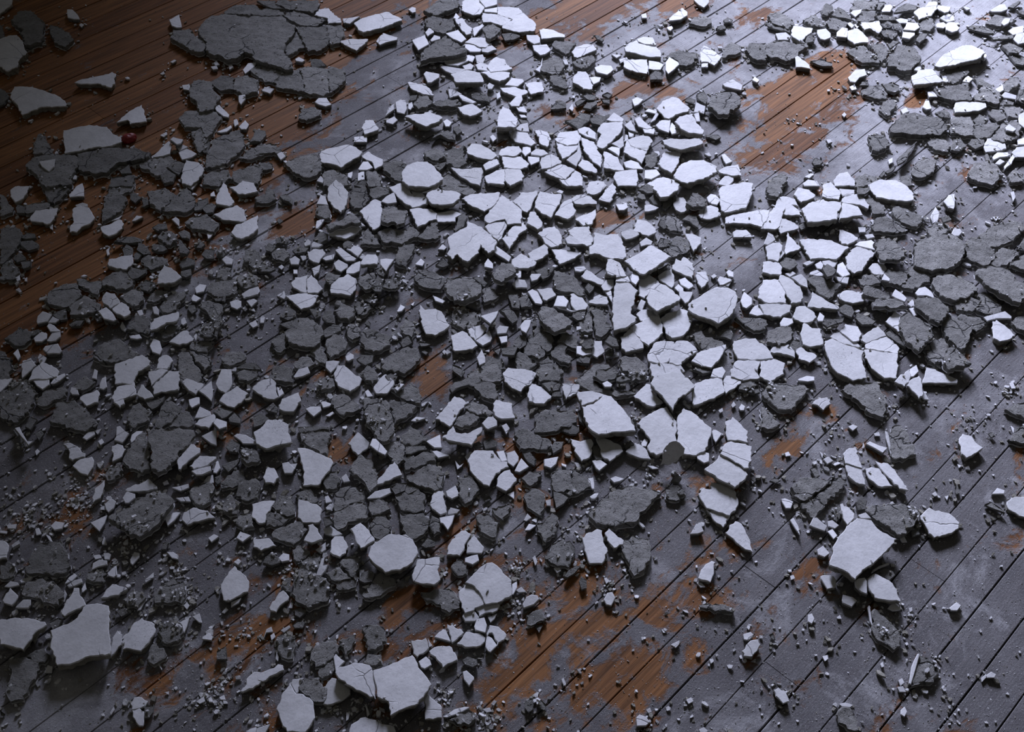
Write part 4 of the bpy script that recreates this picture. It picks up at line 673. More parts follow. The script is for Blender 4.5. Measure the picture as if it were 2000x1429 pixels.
g0 636,1117,661,1102,669,1112,686,1127,679,1129,656,1134,644,1124|small four-sided rough grey chunk left of the large bare slab
g0 1926,45,1943,28,1969,33,1986,38,1974,48,1948,50|small five-sided rough grey chunk above right of the brightest long slab
w0 1106,350,1123,332,1136,340,1139,363,1106,363,1091,350|low centre slab, white with a fine crack, tapering down
w0 853,415,885,410,903,418,890,425,890,433,855,433|small many-sided white shard above left of the large spiky slab
w1 593,1055,603,1035,601,1025,611,1022,621,1032,631,1052,608,1060|small raised many-sided white shard below the tall fractured slab
w0 1113,574,1126,572,1139,582,1149,597,1144,604,1126,607,1116,597|small many-sided white shard, second nearest left of the tall standing slab
w0 614,30,622,18,642,16,652,28,665,36,667,44,640,46,640,36,622,32|small many-sided white shard above left of the kite shaped white shard
w0 1621,657,1641,647,1659,655,1681,677,1671,677,1649,672|small narrow white shard above the great cracked slab
g0 1671,345,1691,338,1714,345,1712,358,1686,363,1671,363|small many-sided rough grey chunk above left of the clean slab at right
w1 370,909,390,889,423,891,421,896,406,909,378,916|small raised narrow white shard right of the great dark slab
g1 636,438,666,428,681,415,707,431,676,438,659,441,644,448|small raised narrow rough grey chunk above the dusty broad slab
g0 584,230,584,222,590,212,612,208,628,214,628,222,616,228,598,234|small many-sided rough grey chunk below the cracked plate under biggest slab
g0 463,541,471,534,499,536,504,554,479,562,466,554|small many-sided rough grey chunk above left of the wide cracked chunk
w0 20,370,30,363,58,363,53,375,40,390,30,395,20,383|small many-sided white shard below left of the olive slab carrying white chip
g0 461,1022,469,1002,491,1005,496,1027,474,1035|small five-sided rough grey chunk, nearest above the lone bottom-left shard
w0 525,1187,540,1165,545,1157,553,1152,565,1165,563,1172,550,1180,540,1195,528,1192|small many-sided white shard right of the lone bottom-left shard
g0 169,1124,179,1114,196,1109,209,1119,202,1137,181,1137,169,1132|small many-sided rough grey chunk above the large smooth corner slab
w0 1259,363,1277,348,1295,345,1307,348,1322,360,1297,365|small many-sided white shard left of the broad slab right of centre
g0 581,1099,603,1087,626,1082,626,1092,616,1114,596,1107|small five-sided rough grey chunk left of the large bare slab
w0 1448,1271,1466,1250,1481,1248,1486,1258,1479,1271,1469,1283,1453,1281|small many-sided white shard below right of the small coffin shaped shard
g1 699,549,704,536,717,531,734,531,734,541,722,562,714,564,704,556|small raised many-sided rough grey chunk, nearest right of the dusty broad slab
g0 578,964,596,952,611,959,621,977,601,982,581,974|small many-sided rough grey chunk below the tall fractured slab
w0 1030,496,1045,486,1063,476,1071,483,1071,496,1060,504,1048,509,1035,506|small many-sided white shard right of the large spiky slab
w0 1545,60,1550,50,1588,55,1586,63,1573,71,1565,81,1550,73,1545,68|small many-sided white shard above right of the wide cracked grey slab
g0 1300,436,1302,415,1320,420,1330,438,1330,451,1307,451|small many-sided rough grey chunk above right of the clean tilted square
w0 568,554,576,541,591,539,603,536,598,546,601,572,586,569,573,562|small many-sided white shard left of the dusty broad slab
g0 1812,448,1827,433,1845,436,1855,448,1848,456,1830,461,1817,458|small many-sided rough grey chunk above the largest grey slab at right
g0 50,1281,68,1268,86,1263,93,1278,86,1293,65,1291|small many-sided rough grey chunk below right of the dull slab at left edge
g0 497,302,500,285,528,277,548,290,550,295,525,297|small narrow rough grey chunk left of the stained five-sided slab
w0 951,1243,956,1220,974,1223,989,1238,989,1243,971,1260,966,1248,961,1235|small notched white shard below the large split slab
g0 1232,720,1252,710,1262,715,1262,738,1232,743|small five-sided rough grey chunk above left of the raised pointed slab
w0 156,775,169,768,189,760,194,765,191,785,169,793,161,785|small five-sided white shard below left of the pale blunt slab
g0 368,682,388,690,411,695,413,713,398,723|small four-sided rough grey chunk above right of the diagonal cracked square
w0 1550,380,1558,365,1581,370,1593,380,1591,385,1565,395|small many-sided white shard above left of the cracked bridge slab
w1 199,582,207,569,224,572,234,587,234,592,217,602,202,592|six-sided pale tile, smooth, raised, left
w0 495,1052,525,1050,540,1065,510,1075,495,1068|small five-sided white shard above right of the lone bottom-left shard
w0 1639,448,1646,448,1664,456,1676,463,1676,468,1656,478,1644,476,1639,466|small many-sided white shard right of the smooth diamond slab
g0 466,307,481,295,511,277,514,302,486,310|small five-sided rough grey chunk, second nearest left of the stained five-sided slab
g0 1088,667,1101,647,1121,652,1128,662,1128,680,1113,675,1096,667|small many-sided rough grey chunk, second nearest above right of the clean round-ended slab
w0 1285,539,1297,529,1310,524,1317,539,1317,556,1312,562,1295,551,1287,546|small many-sided white shard above the blunt grey-white slab
g0 458,728,476,720,504,720,496,738,484,745,466,740|small many-sided rough grey chunk above left of the bright blunt slab
g0 528,665,548,652,560,655,558,677,548,687,533,680|small many-sided rough grey chunk left of the wide cracked chunk
w0 928,1190,948,1177,969,1175,976,1180,971,1192,948,1197,936,1203|small many-sided white shard below the large split slab
w0 1116,388,1126,380,1146,378,1156,385,1166,393,1166,398,1151,398,1139,400,1123,398|small many-sided white shard below right of the low centre slab
w0 1413,740,1418,733,1433,735,1448,745,1436,758,1418,768,1413,758|small many-sided white shard below left of the pitted cracked plate
w0 1181,1040,1189,1030,1202,1042,1219,1055,1217,1063,1199,1070,1186,1055|small many-sided white shard left of the small coffin shaped shard
g0 370,680,378,665,418,665,403,685,383,687|small five-sided rough grey chunk above right of the diagonal cracked square
w0 1086,277,1108,285,1131,282,1126,292,1111,305,1098,310,1091,295|small many-sided white shard above the low centre slab
g0 1028,1200,1040,1192,1058,1187,1065,1203,1068,1208,1050,1213,1030,1218|small five-sided rough grey chunk below right of the large split slab
g1 388,647,398,630,426,630,421,642,413,657,398,657,390,652|small raised five-sided rough grey chunk above right of the diagonal cracked square
w0 938,141,958,136,996,141,994,151,976,159,961,154,946,144|small narrow white shard, nearest right of the thick trapezoid block
g1 1343,393,1353,375,1363,375,1380,388,1380,398,1353,403,1340,395|small raised many-sided rough grey chunk below the broad slab right of centre
g0 699,728,717,712,732,720,739,733,727,748|small five-sided rough grey chunk above the tall rough block
w0 196,1167,219,1140,247,1147,249,1150,232,1162,202,1167|small narrow white shard above right of the large smooth corner slab
w0 1098,748,1136,750,1128,763,1126,768,1106,780,1101,765|small four-sided white shard above left of the sooty slab
w0 598,546,608,536,618,546,631,564,621,572,601,572|small five-sided white shard left of the dusty broad slab
w0 355,748,365,738,398,750,383,770,368,763|small five-sided white shard right of the diagonal cracked square
g0 1702,86,1717,83,1732,91,1734,106,1722,121,1709,106|small many-sided rough grey chunk above left of the white slab below brightest
g0 1684,383,1696,380,1707,390,1727,400,1729,415,1704,415,1702,403|small many-sided rough grey chunk below left of the clean slab at right
w0 664,81,679,76,719,76,717,81,702,93,696,99,679,91|kite shaped white shard, thick piece below the oblong slab
w0 974,302,979,290,991,285,1014,285,1019,297,1006,305,979,305|small many-sided white shard, third nearest above left of the low centre slab
g0 1078,88,1086,78,1113,81,1126,83,1113,98,1106,106,1091,96|small four-sided rough grey chunk left of the curved slab under ridged slab
w0 893,209,923,202,943,217,933,222,918,227,903,222|small five-sided white shard below the thick trapezoid block
g1 1686,562,1696,556,1722,567,1739,579,1732,582,1704,579,1686,572|small raised narrow rough grey chunk, nearest below the rounded grey chunk beside largest
w0 1380,995,1403,1000,1426,1007,1413,1030,1395,1017|small four-sided white shard below the bowl shaped slab
g0 1302,962,1310,947,1325,947,1338,964,1327,974,1307,974|small many-sided rough grey chunk left of the bowl shaped slab
g0 1131,627,1154,607,1156,624,1159,645,1136,647,1134,640|small four-sided rough grey chunk below left of the tall standing slab
w0 1729,627,1749,607,1759,614,1757,630,1764,650,1754,647,1739,635|small many-sided white shard above right of the great cracked slab
g0 1118,121,1136,111,1156,106,1164,116,1146,131,1139,134,1123,128|small many-sided rough grey chunk left of the curved slab under ridged slab
g0 714,335,732,332,744,345,742,363,719,363|small five-sided rough grey chunk below right of the stained five-sided slab
w0 513,932,523,911,535,914,545,932,535,944,518,942|small many-sided white shard below the bright blunt slab
g0 307,463,315,453,335,451,343,461,345,473,332,478,317,473|small many-sided rough grey chunk above the small dark-specked triangle
g0 911,730,928,720,943,730,938,745,928,753,916,750|small many-sided rough grey chunk below the speckled block
w0 1533,491,1538,453,1545,463,1565,483,1560,488,1535,496|small five-sided white shard left of the smooth diamond slab
g0 704,471,712,451,719,443,732,461,742,476,704,476|small four-sided rough grey chunk above right of the dusty broad slab
g0 621,1311,639,1293,651,1286,656,1303,646,1316,628,1323,623,1318|small many-sided rough grey chunk left of the bottom wedge slab
g0 1953,207,1991,207,1999,217,1989,229,1969,227|small five-sided rough grey chunk right of the flat bar at upper right
g0 500,383,518,378,523,365,535,373,538,388,525,395,500,395|small many-sided rough grey chunk below left of the stained five-sided slab
w0 1123,428,1136,420,1151,415,1164,408,1164,420,1156,438,1139,441|small five-sided white shard above left of the wide slab above tilted square
w0 1028,436,1035,413,1045,413,1053,425,1060,433,1058,443,1050,448|small five-sided white shard below left of the low centre slab
w0 913,642,928,637,946,632,951,640,943,652,928,665,918,657|small many-sided white shard above right of the speckled block
w0 1169,390,1184,368,1196,357,1202,363,1204,373,1191,395|small five-sided white shard right of the low centre slab
w0 704,305,719,295,739,307,749,312,747,322,732,330,727,317,712,310|small many-sided white shard right of the stained five-sided slab
w0 1505,687,1510,677,1540,672,1553,687,1553,698,1525,690|small many-sided white shard right of the pitted cracked plate
w0 214,1281,219,1245,229,1230,239,1238,239,1253,227,1271,217,1281|small narrow white shard right of the large smooth corner slab
g0 1671,40,1684,20,1712,20,1707,38,1691,43,1674,45|small five-sided rough grey chunk, second nearest above right of the wide cracked grey slab
w0 601,494,611,486,631,486,636,494,631,501,623,514,611,511,603,506|small many-sided white shard above left of the dusty broad slab
w0 1403,332,1416,325,1443,320,1448,343,1428,343,1408,338|small many-sided white shard above the upright four-sided slab
g0 1676,544,1686,536,1722,536,1719,551,1707,554,1681,554|small many-sided rough grey chunk below left of the rounded grey chunk beside largest
w0 1641,984,1646,982,1669,1002,1666,1015,1656,1025,1644,1010|small many-sided white shard above left of the large square slab
g0 1616,40,1626,33,1656,43,1654,50,1641,58,1618,55|small many-sided rough grey chunk above right of the wide cracked grey slab
w0 795,161,800,159,825,164,840,174,848,186,827,184,805,174|small narrow white shard above the notched boat shaped shard
g0 1568,38,1588,28,1613,40,1613,53,1586,50|small five-sided rough grey chunk, nearest above right of the wide cracked grey slab
w0 1315,398,1322,385,1335,385,1348,403,1345,410,1330,415,1320,410|small many-sided white shard below the broad slab right of centre
w0 1553,682,1565,677,1578,687,1591,690,1596,695,1581,708,1560,700|small many-sided white shard left of the great cracked slab
g0 144,758,151,743,166,733,184,743,174,755,159,763|small many-sided rough grey chunk left of the pale blunt slab
w0 1053,58,1060,55,1081,58,1103,68,1103,73,1083,73,1058,76|small narrow white shard right of the large top slab
w0 908,83,921,73,948,73,961,86,948,93,933,91,921,86|small five-sided white shard below left of the large top slab
g0 0,378,10,383,18,398,25,405,25,413,0,420|small four-sided rough grey chunk below left of the olive slab carrying white chip
w0 1044,254,1054,252,1069,257,1077,272,1069,287,1057,282|small many-sided white shard, second nearest above left of the low centre slab
g0 1411,111,1416,91,1428,81,1446,88,1448,101,1428,106|small five-sided rough grey chunk right of the tilted wedge
w0 -5,1055,8,1055,18,1065,13,1088,-5,1093|small five-sided white shard above the dull slab at left edge
g0 719,1276,744,1276,747,1296,727,1298,709,1293|small five-sided rough grey chunk above right of the bottom wedge slab
w0 1024,161,1059,159,1062,179,1037,184,1031,174|small four-sided white shard right of the thick trapezoid block
g0 722,378,722,368,742,363,757,365,759,375,739,385,727,388|small many-sided rough grey chunk left of the pale star-edged slab
w0 1676,43,1699,43,1717,40,1724,55,1717,65,1699,55,1689,58|small many-sided white shard above left of the white slab below brightest
w0 976,171,1004,169,1029,176,1031,181,1011,189,986,181|small narrow white shard, second nearest right of the thick trapezoid block
w0 1513,403,1520,385,1535,383,1553,388,1560,403,1548,400|small many-sided white shard, second nearest left of the cracked bridge slab
g0 961,990,979,987,996,982,994,1000,984,1015,966,1002|small five-sided rough grey chunk below the cracked wheel slab
g0 573,710,591,695,601,690,616,708,601,715,581,718|small many-sided rough grey chunk, nearest below the wide cracked chunk
g0 571,1074,588,1064,606,1079,596,1089,578,1097|small five-sided rough grey chunk above right of the lone bottom-left shard
g0 285,587,305,562,327,567,325,577,300,589|small five-sided rough grey chunk below left of the small dark-specked triangle
g0 807,202,820,184,835,186,843,199,835,209,817,212|small many-sided rough grey chunk above the notched boat shaped shard
g0 204,927,217,909,234,901,237,916,222,934,209,937|small many-sided rough grey chunk above left of the broad dark wedge
g0 691,594,699,587,717,592,732,599,719,607,707,617,699,612|small five-sided rough grey chunk below right of the dusty broad slab
w0 1338,456,1353,456,1370,463,1368,476,1355,491,1348,478|small five-sided white shard right of the clean tilted square
g0 1365,1180,1398,1177,1433,1185,1433,1195,1403,1190,1368,1185|small narrow rough grey chunk below the small coffin shaped shard
w0 217,871,229,866,247,876,234,894,219,901|small five-sided white shard left of the great dark slab
g1 943,53,951,48,963,45,979,55,971,65,958,76,948,68|small raised five-sided rough grey chunk below the large top slab
g0 1974,516,2004,491,2011,511,2004,526,1979,516|small four-sided rough grey chunk above right of the thick tilted grey block
g0 618,755,626,743,641,733,651,743,654,755,646,760,628,760|small many-sided rough grey chunk, second nearest below the wide cracked chunk
w1 219,602,237,589,252,599,254,612,242,619,227,612|small raised many-sided white shard below right of the six-sided pale tile
g0 50,400,68,395,96,395,96,403,68,413,50,415|small narrow rough grey chunk below left of the olive slab carrying white chip
g0 315,650,327,635,353,632,350,642,335,657,320,660|small many-sided rough grey chunk above right of the pale blunt slab
g0 827,297,850,287,865,297,868,305,855,312,832,307|small many-sided rough grey chunk above right of the pale star-edged slab
g0 782,637,792,622,807,627,810,642,805,657,792,652|small many-sided rough grey chunk left of the stained round-sided slab
g0 843,202,860,194,895,194,901,204,878,209,855,207|small narrow rough grey chunk above right of the notched boat shaped shard
w0 1134,539,1146,526,1159,534,1174,544,1181,551,1174,556,1156,549,1144,546|small many-sided white shard below left of the wide slab above tilted square
w0 305,720,310,698,325,692,338,705,327,720|small five-sided white shard above the diagonal cracked square
w0 290,725,317,720,330,723,295,753|small four-sided white shard above left of the diagonal cracked square
w0 254,1374,262,1361,277,1361,290,1369,282,1381,270,1384,257,1386|small many-sided white shard, nearest below the peeling shard
w0 380,828,393,816,418,808,421,816,408,836,393,833|small five-sided white shard above right of the great dark slab
g0 1717,212,1732,194,1747,194,1749,204,1744,212,1734,227,1722,217|small five-sided rough grey chunk above left of the long ledge of grey
w0 873,1218,885,1220,906,1235,893,1248,883,1255,878,1238|small four-sided white shard below left of the large split slab
w0 1156,682,1161,665,1176,665,1181,687,1166,698,1156,692|small five-sided white shard below left of the tall standing slab
w0 707,247,714,234,729,234,739,252,737,254,712,262|small five-sided white shard above right of the stained five-sided slab
w0 43,708,60,698,71,713,60,723,43,738|small four-sided white shard above the dull yellowed slab
g0 674,637,684,630,702,640,702,655,689,662,679,655|small many-sided rough grey chunk right of the wide cracked chunk
w0 5,1172,20,1147,35,1162,35,1167,23,1182,8,1177|small many-sided white shard above the dull slab at left edge
g0 661,1250,691,1238,689,1255,676,1278,669,1265|small four-sided rough grey chunk above the bottom wedge slab
w0 1696,524,1704,514,1727,516,1732,524,1727,536,1707,536|small many-sided white shard below left of the rounded grey chunk beside largest
w0 257,1386,272,1381,282,1389,280,1417,272,1417,259,1399|small many-sided white shard, second nearest below the peeling shard
g0 913,607,938,614,941,622,928,635,913,640|small five-sided rough grey chunk above right of the speckled block
w0 1242,614,1254,604,1272,604,1285,614,1270,622,1252,627|small many-sided white shard below right of the tall standing slab
w0 1510,1346,1520,1341,1535,1349,1543,1369,1530,1374,1515,1359|small many-sided white shard below left of the leaf shaped chunk
g0 941,577,946,562,956,559,974,577,969,582,946,589|small many-sided rough grey chunk below the large spiky slab
g0 880,1107,893,1089,906,1097,911,1112,903,1122,888,1117|small many-sided rough grey chunk right of the frilled shard
w0 1048,564,1078,562,1086,577,1068,587,1060,584|small five-sided white shard below left of the wide slab above tilted square
g0 1345,45,1353,33,1378,33,1388,35,1390,43,1378,50,1360,48|small many-sided rough grey chunk above the tilted wedge
g0 616,413,621,400,641,400,646,415,644,425,623,423|small many-sided rough grey chunk below the stained five-sided slab
w1 1747,745,1759,730,1777,720,1780,735,1767,755|small raised five-sided white shard right of the great cracked slab
w0 1149,587,1159,579,1171,574,1186,579,1189,589,1186,594,1166,594,1151,592|small many-sided white shard, nearest left of the tall standing slab
g0 421,534,428,521,443,521,451,534,453,541,438,546,423,541|small many-sided rough grey chunk right of the small dark-specked triangle
g0 530,494,538,486,555,483,565,499,555,509,535,504|small many-sided rough grey chunk above left of the dusty broad slab
g0 1961,164,1976,149,1991,151,1989,166,1971,179,1963,176|small many-sided rough grey chunk above right of the flat bar at upper right
w0 -5,-5,25,0,23,8,10,18,-5,28|small four-sided white shard above left of the brownish slab near corner
w0 1603,1124,1616,1122,1628,1124,1634,1132,1631,1147,1616,1150,1608,1137|small many-sided white shard below left of the large square slab
g0 1259,325,1262,302,1277,295,1285,300,1280,322,1272,327|small many-sided rough grey chunk left of the broad slab right of centre
g0 606,682,618,680,628,675,639,700,634,710,621,703|small five-sided rough grey chunk below right of the wide cracked chunk
g0 656,1137,686,1129,696,1132,694,1145,674,1150,656,1147|small many-sided rough grey chunk below left of the large bare slab
g0 219,360,262,355,259,370,239,378,227,368|small four-sided rough grey chunk below right of the long dark tongue
g0 1073,156,1078,146,1093,146,1108,161,1108,171,1093,169,1081,164|small many-sided rough grey chunk above left of the tall centre wedge
w1 704,511,717,496,734,496,739,504,737,516,717,516,704,516|small raised many-sided white shard above right of the dusty broad slab
w0 1360,531,1378,529,1385,549,1370,562,1365,556,1358,539|small five-sided white shard above left of the big peeled slab
w0 1128,322,1136,310,1151,315,1166,330,1164,338,1141,332|small many-sided white shard above right of the low centre slab
g0 1969,343,1984,327,1999,338,1999,353,1976,355|small five-sided rough grey chunk above the grey slab at right edge
w0 295,307,330,275,335,287,332,300,317,305|small five-sided white shard below right of the stepped shard on brown boards
w0 888,38,903,35,913,48,923,55,921,65,911,68,901,58|small many-sided white shard above right of the peaked grey slab
g0 1797,48,1805,33,1820,33,1825,50,1817,60,1802,58|small many-sided rough grey chunk above left of the brightest long slab
w0 267,770,275,750,280,750,292,763,300,775,282,780|small many-sided white shard left of the diagonal cracked square
g1 747,559,752,544,767,539,782,546,782,554,772,562|small raised many-sided rough grey chunk, second nearest right of the dusty broad slab
g0 838,1022,843,1005,858,1012,860,1037,848,1042|small five-sided rough grey chunk above right of the large bare slab
w0 179,972,186,952,204,937,204,949,196,972,181,982|small narrow white shard above left of the broad dark wedge
w1 722,869,727,856,734,856,747,869,757,881,752,889,737,881
g0 495,320,525,315,533,325,520,332,500,340|small five-sided rough grey chunk, nearest left of the stained five-sided slab
w0 1656,151,1671,136,1689,134,1694,146,1679,151,1671,161,1661,159
w1 1669,1134,1676,1129,1689,1127,1694,1134,1694,1160,1681,1155,1671,1145
w0 926,1223,931,1208,946,1205,951,1220,948,1235,928,1230
w0 1921,619,1938,614,1963,607,1976,617,1976,622,1948,622,1928,627
g0 1020,932,1035,919,1058,919,1050,932,1035,947,1025,937|small five-sided rough grey chunk right of the cracked wheel slab
g0 1858,282,1863,270,1875,267,1888,285,1870,295,1858,292
g0 249,531,257,521,287,524,285,531,270,541,257,544
g0 270,554,285,544,302,551,305,559,292,569,275,564
g0 1986,486,2001,461,2016,466,2011,491
w0 393,851,413,841,423,838,423,869,411,866
g0 327,327,343,312,365,320,355,332,350,340,340,335
w0 388,763,413,743,416,763,413,783,398,770
w0 903,1203,908,1192,926,1190,936,1205,928,1213,908,1213
g0 631,645,651,632,664,635,666,645,651,652,636,660
w0 805,78,830,68,838,86,817,98,807,83
w0 292,675,300,660,312,665,317,682,312,692,297,687
w0 456,851,463,846,479,848,494,856,504,866,474,866
g0 -5,169,10,176,18,186,8,202,-5,207
w0 83,682,88,675,113,670,121,685,116,690,93,690
w0 717,972,732,959,762,952,764,962,742,972,719,974
g0 581,833,613,831,644,833,644,838,616,841,586,843
w0 1020,1180,1028,1165,1038,1160,1050,1162,1053,1170,1043,1180,1023,1187
g0 500,511,510,511,538,524,528,529,508,529,492,531
w0 1040,88,1068,86,1076,98,1065,106,1055,108,1043,98
w1 191,607,207,599,219,609,227,624,222,627,202,622
w0 1300,121,1307,111,1325,121,1327,126,1312,139,1305,144,1300,136
w0 1581,1025,1588,1010,1596,1010,1616,1027,1611,1037,1591,1030
w0 868,121,873,116,911,111,916,118,895,128,873,126
g0 1671,619,1676,609,1696,617,1712,624,1704,632,1684,632
w0 734,81,744,68,752,65,777,73,775,78,754,83,742,88
g0 1523,511,1535,501,1553,506,1558,514,1543,526,1530,521
g0 513,1099,530,1077,545,1089,548,1097,530,1104
g0 545,619,563,597,578,607,578,617,563,624
w0 1128,252,1141,247,1151,249,1164,259,1164,272,1146,267,1131,259
w0 1212,453,1232,446,1247,453,1249,458,1234,466,1222,468,1214,461
g0 1931,222,1938,212,1956,214,1966,229,1948,237
g0 704,1124,707,1117,722,1112,732,1119,727,1134,712,1137,702,1132
g0 1081,959,1096,962,1111,969,1101,982,1086,990
w1 941,826,953,813,963,813,971,821,971,831,953,838,948,836
w0 1636,516,1646,511,1656,524,1661,536,1646,541,1634,531
w0 134,380,141,373,149,363,161,357,164,368,164,383,151,383,136,385
w0 1307,35,1315,28,1332,15,1343,23,1343,30,1330,38,1315,40,1307,40
w0 1669,478,1679,471,1702,468,1712,476,1709,488,1689,483
g0 792,871,830,869,835,876,802,886,792,884
g0 1045,526,1063,521,1083,519,1081,526,1071,539,1060,544
g0 1058,748,1078,743,1096,750,1091,760,1073,765
w0 990,884,1005,879,1013,891,1013,899,1003,911,992,904
g0 416,803,428,793,456,801,443,813,433,816
g0 628,619,634,607,646,602,654,619,654,632,639,630
g0 222,471,244,461,262,461,277,466,275,473,242,473
g0 878,758,888,745,913,735,916,750,903,753,883,765
g0 1448,743,1463,740,1481,750,1469,755,1458,763,1443,760
w0 1161,131,1174,126,1194,128,1199,136,1186,146,1166,141
g0 312,343,327,330,343,340,338,353,320,358
w0 1586,788,1593,780,1616,775,1623,788,1608,801,1596,791
w0 1280,244,1292,234,1310,234,1307,259,1287,252
g0 1729,647,1737,640,1747,650,1770,667,1770,677,1752,667,1734,655
g0 921,179,943,179,958,191,956,199,933,194,921,189
w0 1411,164,1431,154,1451,166,1448,176,1436,174,1416,169
g0 38,471,63,468,76,476,73,483,55,488,45,483
g0 699,582,719,569,737,577,737,587,729,594,717,587
w0 870,65,895,58,911,76,901,83,885,76
g1 411,594,416,597,431,617,433,627,418,627,406,612
g0 634,539,641,529,666,534,661,544,644,554,636,546
w0 858,1010,888,1005,883,1022,875,1035,865,1022,860,1020
w0 928,665,943,655,956,645,961,660,958,667,943,675
g0 441,871,453,856,469,866,466,884,448,881
w1 76,315,108,310,106,325,96,335,81,325
g0 495,813,510,806,525,816,510,828,495,833
w0 1081,597,1088,577,1101,577,1111,587,1106,599
g0 1618,1005,1626,990,1641,987,1644,1007,1634,1017
g0 1003,665,1015,652,1028,657,1028,672,1015,680,1003,672
w0 1976,297,1986,287,2004,285,2004,307,1984,307
g0 500,252,518,254,520,262,508,275,487,277
w0 348,297,365,290,385,300,375,307,355,312
w0 1302,710,1325,705,1338,725,1330,728,1307,723
g0 1131,252,1113,239,1103,234,1126,229,1151,237,1141,242
w0 1446,587,1453,569,1469,582,1469,594,1458,602,1451,599
g0 1151,232,1166,222,1186,227,1176,244,1156,239
w0 654,488,666,483,676,491,696,504,691,509,676,509
w0 772,199,782,194,792,196,795,212,790,222,775,219
w0 1431,453,1438,448,1458,448,1466,456,1469,463,1453,463,1433,463
g0 1013,582,1025,574,1030,577,1040,594,1040,599,1018,599,1015,589
g0 976,604,994,602,1004,607,1011,624,1001,630
g0 1641,599,1651,592,1664,597,1669,607,1664,619,1649,612,1641,607
w0 1030,569,1040,564,1050,569,1060,589,1058,594,1045,592
g0 992,572,1010,572,1013,582,1015,602,1000,599
w0 1787,572,1795,562,1807,559,1822,572,1825,582,1810,577,1792,577
g1 724,559,737,539,749,544,747,556,744,569,732,567
w0 1106,312,1131,292,1136,305,1126,325
g0 762,949,775,942,795,942,790,957,772,964
g1 416,627,431,612,436,630,426,642,423,657,418,655
g0 1623,30,1636,13,1651,20,1664,38,1641,33
w0 176,1020,209,1005,204,1022,194,1037
w0 631,1032,644,1025,669,1042,651,1047,634,1042
g0 1747,23,1754,13,1772,5,1792,10,1790,18,1772,20,1752,23
g0 355,506,365,501,380,506,380,516,368,521,355,524,350,516
w0 1843,393,1853,380,1865,378,1865,403,1863,408,1853,405
w0 1644,1172,1646,1160,1666,1165,1674,1172,1664,1185,1646,1177
g0 1724,164,1742,159,1757,166,1757,176,1747,181,1734,176
w0 827,144,832,139,858,144,858,151,843,161,835,161
g0 1958,88,1971,83,1999,93,1991,103,1971,101
g0 757,1371,770,1359,780,1364,780,1376,767,1389,759,1386
w0 1217,317,1232,312,1247,317,1257,330,1237,330,1222,327
w0 71,627,73,617,83,607,101,614,93,627,73,632
w0 0,765,-8,740,5,738,25,738,13,753
w0 1388,735,1393,720,1411,715,1418,725,1411,738
g0 1712,1117,1729,1109,1744,1114,1749,1122,1737,1132,1719,1122
w0 832,861,860,848,863,874,848,874
w0 1325,564,1338,569,1353,569,1353,574,1345,589,1338,592,1327,579
w0 870,959,890,947,898,967,883,974,873,969
w0 1545,541,1565,534,1576,546,1578,562,1563,556
w0 1596,58,1613,55,1623,65,1623,73,1611,78,1603,76,1596,65
w0 1775,1333,1780,1301,1792,1276,1797,1276,1790,1301,1780,1336
w0 676,526,689,514,704,509,702,529,691,534,676,534
g0 611,468,626,451,641,456,639,468,623,476
w0 1406,353,1416,343,1433,343,1433,353,1423,363,1403,360
g0 1719,60,1734,55,1752,60,1754,68,1744,76,1727,71
w0 380,816,390,793,411,803,413,811,395,816
g0 1890,280,1898,270,1923,272,1921,285,1906,290
w0 948,1263,951,1240,961,1245,971,1260,958,1273,953,1271
w0 1242,1401,1249,1394,1262,1399,1270,1409,1262,1417,1244,1417
g0 895,418,906,415,913,425,906,441,890,451
w0 966,478,981,488,999,501,994,511,963,491
g0 1890,53,1898,48,1921,50,1941,60,1943,65,1923,63,1903,58
g1 1606,630,1611,624,1631,619,1649,619,1646,627,1616,637
g0 1398,655,1411,642,1428,642,1433,652,1428,662,1416,657
g0 1790,275,1785,285,1770,310,1754,320,1752,310,1772,290
w0 636,718,636,705,651,703,664,705,656,718,646,728
w0 1259,332,1282,330,1290,340,1272,350,1259,348
g0 1093,838,1118,828,1131,831,1131,841,1126,846,1113,846
w0 986,166,999,151,1021,154,1024,159,1011,169
w0 1845,48,1853,43,1865,43,1875,55,1870,60,1860,63,1848,58
g0 696,700,707,692,729,692,727,705,714,713
w0 860,131,865,128,906,134,911,136,901,141,883,144,870,139
g0 375,403,388,390,406,385,406,395,393,408,380,410
w0 1360,889,1370,881,1385,884,1385,901,1375,904,1363,896
w0 651,514,661,506,679,516,679,521,666,531,656,526
w0 330,38,350,28,355,53,345,54,335,50
g0 843,270,855,259,875,254,890,262,890,272,875,270,860,264
w0 573,735,583,720,601,715,606,728,591,735,576,738
w0 471,574,486,564,504,559,504,574,476,582
g0 545,632,571,624,588,619,581,637,563,640
w0 1553,111,1558,108,1581,126,1583,134,1565,131,1555,131
w0 1979,76,1986,65,2004,63,2004,83,1989,86
g0 903,1288,913,1281,931,1283,933,1296,923,1301,908,1296
w1 938,617,953,612,974,607,969,619,958,632,951,627
w0 1244,76,1257,71,1275,73,1282,88,1259,86,1247,81
g1 979,677,1011,675,1004,692,981,690
g0 1332,428,1345,418,1360,420,1365,433,1363,443,1348,433
w0 1174,559,1184,546,1199,544,1199,559,1191,567,1179,567
g0 1671,979,1684,967,1694,977,1691,992,1676,995
w0 848,1243,858,1233,870,1228,878,1245,880,1253,863,1248
w0 1463,612,1474,597,1484,594,1494,614,1479,617
w1 742,506,754,504,770,506,759,521,754,529,742,516
w0 1239,232,1249,227,1259,237,1275,249,1264,252,1247,247
w1 1103,466,1113,458,1128,466,1139,476,1126,478,1108,476
w0 1126,675,1136,675,1141,680,1154,682,1156,690,1139,695,1126,690
